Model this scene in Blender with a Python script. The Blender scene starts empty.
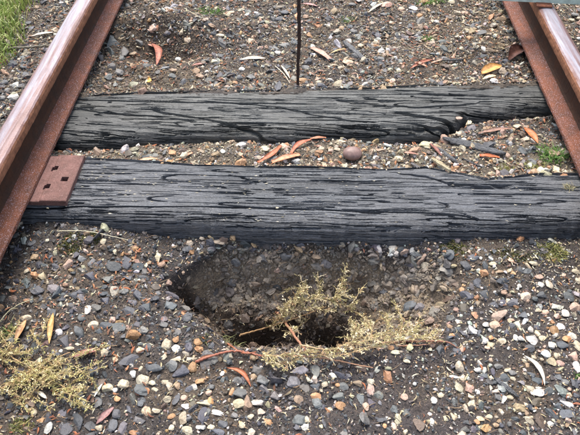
import bpy, math, random
import numpy as np
from mathutils import Matrix, Vector
random.seed(7); rng = np.random.default_rng(7)
S = bpy.context.scene
# ------------------------------------------------------------------ camera, sky, sun, exposure
F = 590.0
def _setup(vx=28., vy=632.):
    Y = np.array([vx, vy, -F]); Y /= np.linalg.norm(Y)
    Z = np.array([0, F, vy]); Z /= np.linalg.norm(Z)
    Z = Z - Z.dot(Y)*Y; Z /= np.linalg.norm(Z)
    return np.stack([np.cross(Y, Z), Y, Z], 1)
MC = _setup()
CAM = np.array([-0.016, 0.0, 1.034])
cd = bpy.data.cameras.new('camera'); cam = bpy.data.objects.new('camera', cd); S.collection.objects.link(cam)
cd.sensor_width = 36; cd.lens = 36*F/580; cd.clip_start = 0.01; cd.clip_end = 2000
mw = Matrix([list(r) for r in MC.T]).to_4x4(); mw.translation = Vector(CAM); cam.matrix_world = mw
S.camera = cam
SUN_EL, SUN_AZ = math.radians(60), math.radians(-16)     # azimuth from +Y towards +X
w = bpy.data.worlds.new('World'); S.world = w; w.use_nodes = True
nt = w.node_tree; bg = nt.nodes['Background']
sky = nt.nodes.new('ShaderNodeTexSky'); sky.sky_type = 'NISHITA'; sky.sun_disc = False
sky.sun_elevation = SUN_EL; sky.sun_rotation = SUN_AZ; sky.air_density = 1.0; sky.dust_density = 4.0; sky.ozone_density = 1.0
hs = nt.nodes.new('ShaderNodeHueSaturation'); hs.inputs['Saturation'].default_value = .72
nt.links.new(sky.outputs[0], hs.inputs['Color']); nt.links.new(hs.outputs[0], bg.inputs[0]); bg.inputs[1].default_value = 0.12
sl = bpy.data.lights.new('sun', 'SUN'); sun = bpy.data.objects.new('sun', sl); S.collection.objects.link(sun)
sl.energy = 1.6; sl.angle = math.radians(34); sl.color = (1.0, 0.955, 0.89)
d = Vector((math.sin(SUN_AZ)*math.cos(SUN_EL), math.cos(SUN_AZ)*math.cos(SUN_EL), math.sin(SUN_EL)))
sun.rotation_euler = d.to_track_quat('Z', 'Y').to_euler()
S.view_settings.view_transform = 'Standard'; S.view_settings.look = 'None'
S.view_settings.exposure = 1.5; S.view_settings.gamma = 1.0

# ------------------------------------------------------------------ maths helpers
def proj(x, y, z):
    c = MC @ (np.array([x, y, z], float) - CAM)
    return 290 + F*c[0]/-c[2], 217.5 - F*c[1]/-c[2]
def at(px, py, z=0.0):
    dd = MC.T @ np.array([px-290, 217.5-py, -F]); t = (z-CAM[2])/dd[2]; return CAM + t*dd
def ppm(x, y, z=0.0):
    c = MC @ (np.array([x, y, z], float) - CAM); return F/-c[2]
_T = {}
def vn(x, y, seed=0):                      # value noise -1..1
    if seed not in _T: _T[seed] = np.random.default_rng(1000+seed).uniform(-1, 1, (256, 256))
    T = _T[seed]
    x = np.asarray(x, float); y = np.asarray(y, float)
    xi = np.floor(x).astype(int); yi = np.floor(y).astype(int); fx = x-xi; fy = y-yi
    fx = fx*fx*fx*(fx*(fx*6-15)+10); fy = fy*fy*fy*(fy*(fy*6-15)+10)
    a = T[xi & 255, yi & 255]; b = T[(xi+1) & 255, yi & 255]; c = T[xi & 255, (yi+1) & 255]; e = T[(xi+1) & 255, (yi+1) & 255]
    return (a*(1-fx)+b*fx)*(1-fy) + (c*(1-fx)+e*fx)*fy
def fbm(x, y, o=4, seed=0):
    r = 0; a = 1; t = 0
    for i in range(o):
        r = r + a*vn(x*2**i+17.3*i, y*2**i-9.1*i, seed+i); t += a; a *= .55
    return r/t
def sstep(a, b, x):
    t = np.clip((x-a)/(b-a), 0, 1); return t*t*(3-2*t)

# ------------------------------------------------------------------ objects helpers
def link(o, parent=None):
    S.collection.objects.link(o)
    if parent: o.parent = parent
    return o
def tag(o, label=None, cat=None, group=None, kind=None):
    if label: o['label'] = label
    if cat: o['category'] = cat
    if group: o['group'] = group
    if kind: o['kind'] = kind
    return o
def mesh_np(name, V, Fc, mat, smooth=False, col=None):
    """V (n,3); Fc (m,k) int array or list of such"""
    me = bpy.data.meshes.new(name); V = np.asarray(V, np.float32)
    FL = Fc if isinstance(Fc, list) else [Fc]
    FL = [np.asarray(f, np.int32) for f in FL if len(f)]
    me.vertices.add(len(V)); me.vertices.foreach_set('co', V.ravel())
    nl = sum(f.size for f in FL); npoly = sum(len(f) for f in FL)
    me.loops.add(nl); me.loops.foreach_set('vertex_index', np.concatenate([f.ravel() for f in FL]))
    st = []; off = 0
    for f in FL:
        st.append(off + np.arange(len(f))*f.shape[1]); off += f.size
    me.polygons.add(npoly); me.polygons.foreach_set('loop_start', np.concatenate(st).astype(np.int32))
    me.update(calc_edges=True)
    me.polygons.foreach_set('use_smooth', np.full(npoly, smooth))
    if col is not None:
        a = me.attributes.new('col', 'FLOAT_COLOR', 'POINT')
        c4 = np.ones((len(V), 4), np.float32); c4[:, :3] = col; a.data.foreach_set('color', c4.ravel())
    me.materials.append(mat); me.validate(); return me
def obj_np(name, V, Fc, mat, parent=None, smooth=False, col=None):
    return link(bpy.data.objects.new(name, mesh_np(name, V, Fc, mat, smooth, col)), parent)
def empty(name, loc=(0, 0, 0)):
    o = bpy.data.objects.new(name, None); o.location = loc; o.empty_display_size = .05; return link(o)
def gridfaces(n, m, closed=False):          # n rows (first index), m columns
    i = np.arange(n-1)[:, None]; j = np.arange(m if closed else m-1)[None, :]; j2 = (j+1) % m
    return np.stack([i*m+j+0*i, (i+1)*m+j, (i+1)*m+j2, i*m+j2+0*i], -1).reshape(-1, 4)

# ------------------------------------------------------------------ materials
def newmat(name):
    m = bpy.data.materials.new(name); m.use_nodes = True
    return m, m.node_tree, m.node_tree.nodes['Principled BSDF']
def N(nt, t, **k):
    n = nt.nodes.new(t)
    for a, b in k.items():
        if a in ('inp',):
            for q, v in b.items(): n.inputs[q].default_value = v
        else: setattr(n, a, b)
    return n
def noise(nt, vec, scale, detail=4, rough=.6, dist=0):
    n = N(nt, 'ShaderNodeTexNoise', inp={'Scale': scale, 'Detail': detail, 'Roughness': rough, 'Distortion': dist})
    if vec is not None: nt.links.new(vec, n.inputs['Vector'])
    return n.outputs['Fac']
def ramp(nt, fac, stops):
    r = N(nt, 'ShaderNodeValToRGB'); e = r.color_ramp.elements
    while len(e) < len(stops): e.new(.5)
    for i, (p, c) in enumerate(stops):
        e[i].position = p; e[i].color = (*c, 1) if len(c) == 3 else c
    nt.links.new(fac, r.inputs[0]); return r.outputs[0]
def mix(nt, fac, a, b, mode='MIX'):
    m = N(nt, 'ShaderNodeMix', data_type='RGBA', blend_type=mode)
    for s, v in ((m.inputs[0], fac), (m.inputs[6], a), (m.inputs[7], b)):
        if isinstance(v, bpy.types.NodeSocket): nt.links.new(v, s)
        elif isinstance(v, (int, float)): s.default_value = v
        else: s.default_value = (*v, 1)
    return m.outputs[2]
def mapr(nt, v, a, b, c, d_):
    m = N(nt, 'ShaderNodeMapRange', inp={1: a, 2: b, 3: c, 4: d_}); nt.links.new(v, m.inputs[0]); return m.outputs[0]
def bump(nt, h, dist, strength=1, prev=None):
    b = N(nt, 'ShaderNodeBump', inp={'Strength': strength, 'Distance': dist}); nt.links.new(h, b.inputs['Height'])
    if prev: nt.links.new(prev, b.inputs['Normal'])
    return b.outputs[0]
def objvec(nt, scale=(1, 1, 1)):
    t = N(nt, 'ShaderNodeTexCoord'); mp = N(nt, 'ShaderNodeMapping', inp={'Scale': scale}); nt.links.new(t.outputs['Object'], mp.inputs[0]); return mp.outputs[0]

def mat_stone(name, source, rough=(.38, .7), wet=.5):
    m, nt, p = newmat(name)
    if source == 'attr':
        c = N(nt, 'ShaderNodeAttribute', attribute_name='col').outputs['Color']; v = objvec(nt)
    else:
        oi = N(nt, 'ShaderNodeObjectInfo'); c = oi.outputs['Color']
        g = N(nt, 'ShaderNodeNewGeometry'); v = g.outputs['Position']
    n1 = noise(nt, v, 160, 5, .65); n2 = noise(nt, v, 700, 3, .6)
    c1 = mix(nt, 1.0, c, ramp(nt, n1, [(.3, (.55, .53, .5)), (.55, (1, 1, 1)), (.75, (1.25, 1.22, 1.15))]), 'MULTIPLY')
    c2 = mix(nt, mapr(nt, n2, .62, .75, 0, .35), c1, (.33, .29, .24))
    nt.links.new(c2, p.inputs['Base Color'])
    nt.links.new(mapr(nt, n1, .3, .7, rough[0], rough[1]), p.inputs['Roughness'])
    p.inputs['Specular IOR Level'].default_value = wet
    nt.links.new(bump(nt, n2, .0012, .6, bump(nt, n1, .003, .5)), p.inputs['Normal'])
    return m
M_stone = mat_stone('stone_surface', 'obj'); M_gravel = mat_stone('gravel_surface', 'attr')
M_grit = mat_stone('grit_surface', 'attr', (.5, .8), .3)

def mat_soil():
    m, nt, p = newmat('damp_soil'); v = objvec(nt)
    c = N(nt, 'ShaderNodeAttribute', attribute_name='col').outputs['Color']
    n1 = noise(nt, v, 25, 6, .65); n2 = noise(nt, v, 220, 5, .7); n3 = noise(nt, v, 900, 2, .5)
    vor = N(nt, 'ShaderNodeTexVoronoi', inp={'Scale': 150, 'Randomness': 1}); nt.links.new(v, vor.inputs['Vector'])
    vc = N(nt, 'ShaderNodeSeparateColor'); nt.links.new(vor.outputs['Color'], vc.inputs[0])
    a = mix(nt, 1, c, ramp(nt, n2, [(.3, (.3, .28, .27)), (.5, (1, 1, 1)), (.68, (2.0, 1.85, 1.6))]), 'MULTIPLY')
    a = mix(nt, 1, a, ramp(nt, n1, [(.3, (.75, .75, .78)), (.7, (1.25, 1.2, 1.1))]), 'MULTIPLY')
    a = mix(nt, mapr(nt, n3, .64, .7, 0, .7), a, (.3, .24, .16))
    nt.links.new(a, p.inputs['Base Color']); p.inputs['Roughness'].default_value = .6
    p.inputs['Specular IOR Level'].default_value = .3
    b = bump(nt, vor.outputs['Distance'], .003, .4); b = bump(nt, n2, .006, .8, b); b = bump(nt, n3, .0015, .6, b)
    nt.links.new(b, p.inputs['Normal']); return m
M_soil = mat_soil()

def mat_wood(name, dark, light, brown, rough=(.24, .5), bf=.35, stretch=(5, 150, 150)):
    m, nt, p = newmat(name)
    v = objvec(nt, stretch); v2 = objvec(nt, (3, 14, 14)); v3 = objvec(nt, (22, 520, 520)); v4 = objvec(nt, (1, 1, 1))
    n = noise(nt, v, 1, 6, .68, .25); nb = noise(nt, v2, 1, 4, .6, .4); nf = noise(nt, v3, 1, 3, .6, .1); nm = noise(nt, v4, 300, 4, .7)
    c = ramp(nt, n, [(.28, dark), (.48, tuple((a+b)/2 for a, b in zip(dark, light))), (.7, light)])
    c = mix(nt, mapr(nt, nb, .45, .8, 0, bf), c, brown)
    nw = noise(nt, objvec(nt, (1.6, 5, 5)), 1, 3, .5, .3)
    c = mix(nt, 1, c, ramp(nt, nw, [(.3, (.62, .64, .64)), (.5, (1, 1, 1)), (.7, (1.25, 1.22, 1.16))]), 'MULTIPLY')
    c = mix(nt, mapr(nt, nm, .56, .68, 0, .6), c, tuple(x*1.7 for x in light))
    c = mix(nt, mapr(nt, nm, .44, .34, 0, .6), c, tuple(x*.6 for x in dark))
    c = mix(nt, mapr(nt, nf, .55, .35, 0, .75), c, tuple(x*.45 for x in dark))
    nt.links.new(c, p.inputs['Base Color'])
    nt.links.new(mapr(nt, n, .3, .7, rough[1], rough[0]), p.inputs['Roughness'])
    b = bump(nt, n, .006, 1); b = bump(nt, nf, .0025, 1, b); b = bump(nt, nm, .002, .8, b)
    nt.links.new(b, p.inputs['Normal']); p.inputs['Specular IOR Level'].default_value = .85
    return m
M_wood_near = mat_wood('weathered_sleeper_wood', (.042, .046, .052), (.155, .166, .186), (.115, .098, .08))
M_wood_far = mat_wood('weathered_far_sleeper_wood', (.036, .038, .036), (.14, .145, .138), (.12, .11, .08), bf=.5)
M_splinter = mat_wood('splinter_wood', (.05, .053, .058), (.14, .145, .155), (.1, .08, .06), stretch=(15, 200, 200))
M_palewood = mat_wood('pale_split_wood', (.42, .34, .2), (.62, .53, .34), (.4, .28, .15), (.5, .8), .3, (15, 200, 200))

def mat_rust(name, base, dark, pale, pale_amt, rough, metal=0.0, scale=30, streak=(14, 2, 14), pale_thr=(.56, .66)):
    m, nt, p = newmat(name); v = objvec(nt); vs = objvec(nt, streak)
    n1 = noise(nt, v, scale, 6, .7); n2 = noise(nt, v, 420, 4, .7); ns = noise(nt, vs, 3, 5, .6, .6)
    c = ramp(nt, n1, [(.3, dark), (.6, base), (.8, tuple(x*1.25 for x in base))])
    c = mix(nt, mapr(nt, ns, .35, .65, 0, .5), c, dark)
    c = mix(nt, mapr(nt, n2, pale_thr[0], pale_thr[1], 0, pale_amt), c, pale)
    nt.links.new(c, p.inputs['Base Color']); nt.links.new(mapr(nt, n1, .3, .7, rough[0], rough[1]), p.inputs['Roughness'])
    p.inputs['Metallic'].default_value = metal; p.inputs['Specular IOR Level'].default_value = .3
    n5 = noise(nt, v, 110, 5, .75); nt.links.new(bump(nt, n2, .0016, .9, bump(nt, n5, .004, .7)), p.inputs['Normal']); return m
M_foot = mat_rust('rusty_rail_foot', (.2, .065, .028), (.07, .026, .015), (.48, .4, .47), .9, (.5, .8))  # pale lavender speckle paints glints into the rust colour
M_web = mat_rust('shade_painted_rust_web', (.07, .03, .016), (.026, .015, .011), (.15, .08, .05), .3, (.75, .95))  # shade on the web is painted in by darkening its rust colour
M_plate = mat_rust('pinkish_rust_plate', (.22, .115, .1), (.1, .05, .04), (.38, .25, .24), .6, (.6, .85), scale=45)
M_rod = mat_rust('dark_rusted_rod', (.075, .042, .032), (.025, .017, .015), (.2, .1, .07), .6, (.5, .8), scale=90)
M_clip = mat_rust('orange_rust_bracket', (.28, .1, .05), (.13, .05, .03), (.4, .2, .14), .4, (.5, .8), scale=80)
def mat_head():
    m, nt, p = newmat('worn_rail_head'); v = objvec(nt); vs = objvec(nt, (48, 2.2, 48))
    ns = noise(nt, vs, 1, 6, .62, 1.0); n1 = noise(nt, v, 90, 5, .7); n2 = noise(nt, v, 500, 3, .6)
    # the worn running band is bare steel; the sides carry rust
    geo = N(nt, 'ShaderNodeNewGeometry'); sx = N(nt, 'ShaderNodeSeparateXYZ'); nt.links.new(geo.outputs['Normal'], sx.inputs[0])
    top = mapr(nt, sx.outputs['Z'], .55, .9, 0, 1)
    steel = ramp(nt, ns, [(.36, (.07, .032, .026)), (.45, (.15, .088, .085)), (.54, (.185, .145, .16)), (.66, (.25, .25, .29))])
    steel = mix(nt, mapr(nt, n2, .55, .7, 0, .35), steel, (.45, .33, .31))
    rust = ramp(nt, n1, [(.3, (.12, .05, .03)), (.6, (.27, .12, .065)), (.8, (.34, .17, .1))])
    nt.links.new(mix(nt, top, rust, steel), p.inputs['Base Color'])
    nt.links.new(mapr(nt, top, 0, 1, .6, .42), p.inputs['Roughness']); nt.links.new(mapr(nt, top, 0, 1, 0, .15), p.inputs['Metallic']); p.inputs['Specular IOR Level'].default_value = .35
    nt.links.new(bump(nt, n2, .0006, .5, bump(nt, n1, .0015, .4)), p.inputs['Normal']); return m
M_head = mat_head()
def mat_plain(name, c, rough=.6, var=.35, scale=120, spec=.4, sub=0, src=None, tr=0):
    m, nt, p = newmat(name); v = objvec(nt)
    if src: c0 = N(nt, 'ShaderNodeAttribute', attribute_name='col').outputs['Color']
    else: c0 = c
    n = noise(nt, v, scale, 5, .65)
    cc = mix(nt, 1, c0, ramp(nt, n, [(.25, (1-var,)*3), (.75, (1+var,)*3)]), 'MULTIPLY')
    nt.links.new(cc, p.inputs['Base Color']); p.inputs['Roughness'].default_value = rough; p.inputs['Specular IOR Level'].default_value = spec
    nt.links.new(bump(nt, n, .001, .4), p.inputs['Normal'])
    if tr:
        t = N(nt, 'ShaderNodeBsdfTranslucent'); nt.links.new(cc, t.inputs[0]); ms = N(nt, 'ShaderNodeMixShader', inp={0: tr})
        nt.links.new(p.outputs[0], ms.inputs[1]); nt.links.new(t.outputs[0], ms.inputs[2])
        nt.links.new(ms.outputs[0], nt.nodes['Material Output'].inputs[0])
    return m
M_leafy = mat_plain('leaf_and_blade', None, .55, .25, 200, .4, src=1, tr=.25)
M_dryleaf = mat_plain('dry_leaf_skin', None, .5, .6, 110, .4, src=1, tr=.15)
M_bark = mat_plain('twig_bark', None, .6, .4, 350, .4, src=1)
M_green = mat_plain('pale_green_paint', (.5, .6, .53), .45, .3, 60, .5)
M_round = mat_plain('mottled_round_stone', (.2, .125, .108), .5, .45, 70, .5)

# ------------------------------------------------------------------ terrain
ZT = -0.010                                        # top of the sleepers
px_nf = [(-120, 228), (20, 229), (60, 232), (110, 238), (200, 243), (300, 246), (400, 248), (500, 246), (580, 242), (700, 240)]
px_nb = [(-120, 150), (80, 158), (130, 160), (200, 164), (300, 166), (380, 170), (425, 166), (452, 172), (486, 179), (540, 174), (580, 172), (700, 172)]
px_ff = [(-60, 150), (57, 149), (100, 150), (135, 145), (170, 142), (225, 141), (290, 143), (340, 139), (400, 142), (436, 140), (456, 132), (466, 124), (490, 120), (550, 115), (700, 112)]
px_fb = [(-60, 97), (75, 95), (150, 91), (300, 89), (450, 84), (545, 82), (700, 80)]
def curve(pts, z):
    P = np.array([at(a, b, z)[:2] for a, b in pts]); return lambda x: np.interp(x, P[:, 0], P[:, 1])
near_f = curve(px_nf, -.085); near_b = curve(px_nb, ZT); far_f = curve(px_ff, -.045); far_b = curve(px_fb, ZT)
# pit outline, hand-picked, at ground level
PC = at(300, 300, -.1)
def pit_depth(x, y):
    x = np.asarray(x, float); y = np.asarray(y, float)
    wob = .022*fbm(x*11, y*11, 4, 40)
    xl = at(180, 290, -.09)[0]; xr = at(350, 300, -.09)[0]; xr2 = at(480, 290, -.09)[0]
    yb = near_f(x) + .004; 
    yf = np.interp(x, [xl, at(230, 340, -.1)[0], at(340, 350, -.1)[0], at(440, 345, -.1)[0], xr2],
                   [at(180, 305, -.09)[1], at(230, 345, -.09)[1], at(330, 352, -.09)[1], at(430, 345, -.09)[1], at(480, 300, -.09)[1]])
    xs_ = xl + .055*sstep(at(180, 275, -.09)[1], at(200, 250, -.09)[1], y)
    dx = sstep(xs_-.012, xs_+.03, x+wob)*(1-sstep(xr, xr2+.02, x+wob)*.999)
    back = sstep(yb+.006, yb-.075, y+wob)
    front = sstep(yf-.03, yf+.10, y+wob)
    d1 = dx*back*front
    hole = np.exp(-(((x-at(325, 335, -.15)[0])/.05)**2 + ((y-at(325, 335, -.2)[1])/.035)**2))
    hole += .8*np.exp(-(((x-at(255, 335, -.15)[0])/.06)**2 + ((y-at(250, 330, -.2)[1])/.03)**2))
    niche = np.exp(-(((x-at(182, 288, -.12)[0])/.026)**2 + ((y-at(182, 292, -.12)[1])/.026)**2))
    return .14*d1 + .19*hole*d1 + .10*niche
def H(x, y):
    x = np.asarray(x, float); y = np.asarray(y, float)
    nf, nb, ff, fb = near_f(x), near_b(x), far_f(x), far_b(x)
    mid = (nb+ff)/2
    z = np.where(y < (nf+nb)/2, -.082 + .012*sstep(nf-.12, nf, y), 0)
    zmid = -.032 - .008*np.abs(np.clip((y-mid)/.05, -1, 1)) - .018*sstep(ff-.022, ff, y)
    z = np.where((y >= (nf+nb)/2) & (y < (ff+fb)/2), zmid, z)
    z = np.where(y >= (ff+fb)/2, -.028 - .006*sstep(fb+.05, fb+.3, y), z)
    z = z + .017*np.exp(-(np.maximum(y-nb, 0)/.022)**2)*(y > (nf+nb)/2)*(y < mid) + .015*np.exp(-(np.maximum(y-fb, 0)/.03)**2)*(y > (ff+fb)/2)
    # left edge of the foreground climbs to the rail, soil piled at the right of the pit
    z = z + .018*np.exp(-((x+.55)/.12)**2)*(y < nf+.05)*sstep(.3, .7, y)
    z = z + .016*np.exp(-((x-.4)/.14)**2 - ((y-.9)/.1)**2)
    # ballast shoulder falling away outside the rails
    z = np.where(np.abs(x) > .79, np.maximum(z, -.004), z)
    z = np.where((x < -.79) & (y < 1.52) & (y > .9), np.maximum(z, .004), z)
    z = z - .35*sstep(1.05, 1.9, np.abs(x))
    amp = 1 - sstep(3, 8, np.hypot(x, y-1.2))
    z = z + amp*(.012*fbm(x*6, y*6, 3, 3) + .006*fbm(x*28, y*28, 3, 8) + .0035*fbm(x*110, y*110, 2, 12))
    pd = pit_depth(x, y)
    z = z - pd*(1 + .22*fbm(x*24, y*24, 3, 50)) + sstep(.01, .05, pd)*(.009*fbm(x*45, y*45+z*0, 3, 52)+.004*fbm(x*130, y*130, 2, 54))
    hq = at(165, 48, -.04); z = z - .06*np.exp(-((x-hq[0])/.20)**2 - ((y-hq[1])/.07)**2) + .035*np.exp(-((x-hq[0]+.05)/.22)**2 - ((y-hq[1]-.15)/.05)**2) - .035*np.exp(-((x+.60)/.07)**2 - ((y-1.60)/.10)**2)       # hollow behind the far sleeper, left
    return z + .5*fbm(x*.05, y*.05, 3, 77)*sstep(10, 40, np.hypot(x, y))
def normal(x, y, e=.006):
    n = np.stack([-(H(x+e, y)-H(x-e, y))/(2*e), -(H(x, y+e)-H(x, y-e))/(2*e), np.ones_like(np.asarray(x, float))], -1)
    return n/np.linalg.norm(n, axis=-1, keepdims=True)
def atg(px, py):                                  # point of the ground seen at a photo pixel
    z = -.05
    for _ in range(12):
        p = at(px, py, z); z = .5*z + .5*float(H(p[0], p[1]))
    p = at(px, py, z); return np.array([p[0], p[1], z])
def onsleeper(x, y, m=0):
    x = np.asarray(x); y = np.asarray(y)
    return (np.abs(x) < .8) & (((y > near_f(x)+m) & (y < near_b(x)-m)) | ((y > far_f(x)+m) & (y < far_b(x)-m)))

def grow(a, b, step, far, k=1.35):
    c = list(np.arange(a, b+1e-6, step)); s = step
    lo = [a]; 
    while lo[-1] > -far: s *= k; lo.append(lo[-1]-s)
    hi = [c[-1]]; s = step
    while hi[-1] < far: s *= k; hi.append(hi[-1]+s)
    return np.array(lo[:0:-1] + c + hi[1:])
gx = grow(-1.15, 1.1, .0045, 400); gy = grow(.35, 2.15, .0045, 400)
GX, GY = np.meshgrid(gx, gy, indexing='ij'); GZ = H(GX, GY)
under = onsleeper(GX, GY, .03) & (GX > -.77) & (GX < .77); GZ = np.where(under, np.minimum(GZ, -.13), GZ)
def soilcol(x, y, pd):
    n = fbm(x*7, y*7, 4, 21)
    c = np.empty(np.shape(x)+(3,)); c[:] = (.05, .044, .043)
    def bl(mask, col):
        nonlocal c
        c = c*(1-mask[..., None]) + np.array(col)*mask[..., None]
    bl(sstep(-.1, .5, n)*.7, (.1, .078, .058))
    bl(((y > 1.1) & (y < 1.32))*1.0*.8, (.13, .11, .085))
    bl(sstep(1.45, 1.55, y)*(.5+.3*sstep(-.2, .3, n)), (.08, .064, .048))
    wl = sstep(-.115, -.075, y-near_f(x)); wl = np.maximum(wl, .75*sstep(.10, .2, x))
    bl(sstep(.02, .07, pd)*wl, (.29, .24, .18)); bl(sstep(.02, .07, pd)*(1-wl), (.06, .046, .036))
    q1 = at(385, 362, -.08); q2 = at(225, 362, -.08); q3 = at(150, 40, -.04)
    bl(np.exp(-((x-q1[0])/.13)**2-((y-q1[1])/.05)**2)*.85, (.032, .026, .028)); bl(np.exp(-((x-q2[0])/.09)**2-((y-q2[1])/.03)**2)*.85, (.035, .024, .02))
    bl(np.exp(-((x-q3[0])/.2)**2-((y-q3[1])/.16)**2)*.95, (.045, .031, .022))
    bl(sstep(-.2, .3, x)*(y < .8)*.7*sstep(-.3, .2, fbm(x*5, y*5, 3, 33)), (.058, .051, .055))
    bl(sstep(1.3, 1.6, -x)*1.0, (.1, .13, .04)); bl(sstep(2.2, 3, x)*1.0, (.1, .12, .04)); bl(sstep(6, 12, np.hypot(x*0, y))*1., (.1, .11, .06))
    return c
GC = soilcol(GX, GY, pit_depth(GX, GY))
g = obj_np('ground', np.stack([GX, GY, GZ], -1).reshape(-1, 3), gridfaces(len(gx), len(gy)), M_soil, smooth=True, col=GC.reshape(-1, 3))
tag(g, kind='structure')

# ------------------------------------------------------------------ rails
HG = (1.435+.055)/2
def rail_part(name, prof, mat, parent, closed=True, seed=0):
    prof = np.array(prof); ys = np.unique(np.concatenate([np.arange(-3, .2, .1), np.arange(.2, 2.4, .006), np.arange(2.4, 14, .2)]))
    P = np.zeros((len(ys), len(prof), 3)); P[:, :, 0] = prof[:, 0]; P[:, :, 1] = ys[:, None]; P[:, :, 2] = prof[:, 1]
    arc = np.arange(len(prof))
    P[:, :, 0] += .0006*vn(ys[:, None]*40, arc[None]*3.1, seed) + .0004*vn(ys[:, None]*150, arc[None]*3.1, seed+1)
    P[:, :, 2] += .0004*vn(ys[:, None]*60, arc[None]*3.7, seed+2)
    f = gridfaces(len(ys), len(prof), True)
    n = len(prof); caps = [np.array([list(range(n))]), np.array([list(range((len(ys)-1)*n+n-1, (len(ys)-1)*n-1, -1))])]
    return obj_np(name, P.reshape(-1, 3), [f]+caps, mat, parent, smooth=False)
for sgn, lab in ((-1, 'rusty steel rail on the left of the photo, beside the loose tie plate'), (1, 'rusty steel rail on the right of the photo, passing under the pale green bar')):
    r = empty('steel_rail', (sgn*HG, 0, 0)); tag(r, lab, 'rail', 'the two rails of the track')
    ft = [(-.055, 0), (.055, 0), (.0556, .004), (.0545, .009), (.03, .0145), (.014, .0205), (-.014, .0205), (-.03, .0145), (-.0545, .009), (-.0556, .004)]
    rail_part('rail_foot', ft, M_foot, r, seed=5)
    wb = [(-.0135, .0208), (.0135, .0208), (.009, .026), (.007, .034), (.0068, .07), (.009, .08), (.016, .0868), (-.016, .0868), (-.009, .08), (-.0068, .07), (-.007, .034), (-.009, .026)]
    rail_part('rail_web', wb, M_web, r, seed=9)
    hd = [(-.026, .087), (.026, .087), (.028, .0895), (.0288, .097), (.0283, .108), (.0262, .1135), (.022, .1165), (.012, .1182), (0, .1187), (-.012, .1182), (-.022, .1165), (-.0262, .1135), (-.0283, .108), (-.0288, .097), (-.028, .0895)]
    rail_part('rail_head', hd, M_head, r, seed=13)

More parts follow.
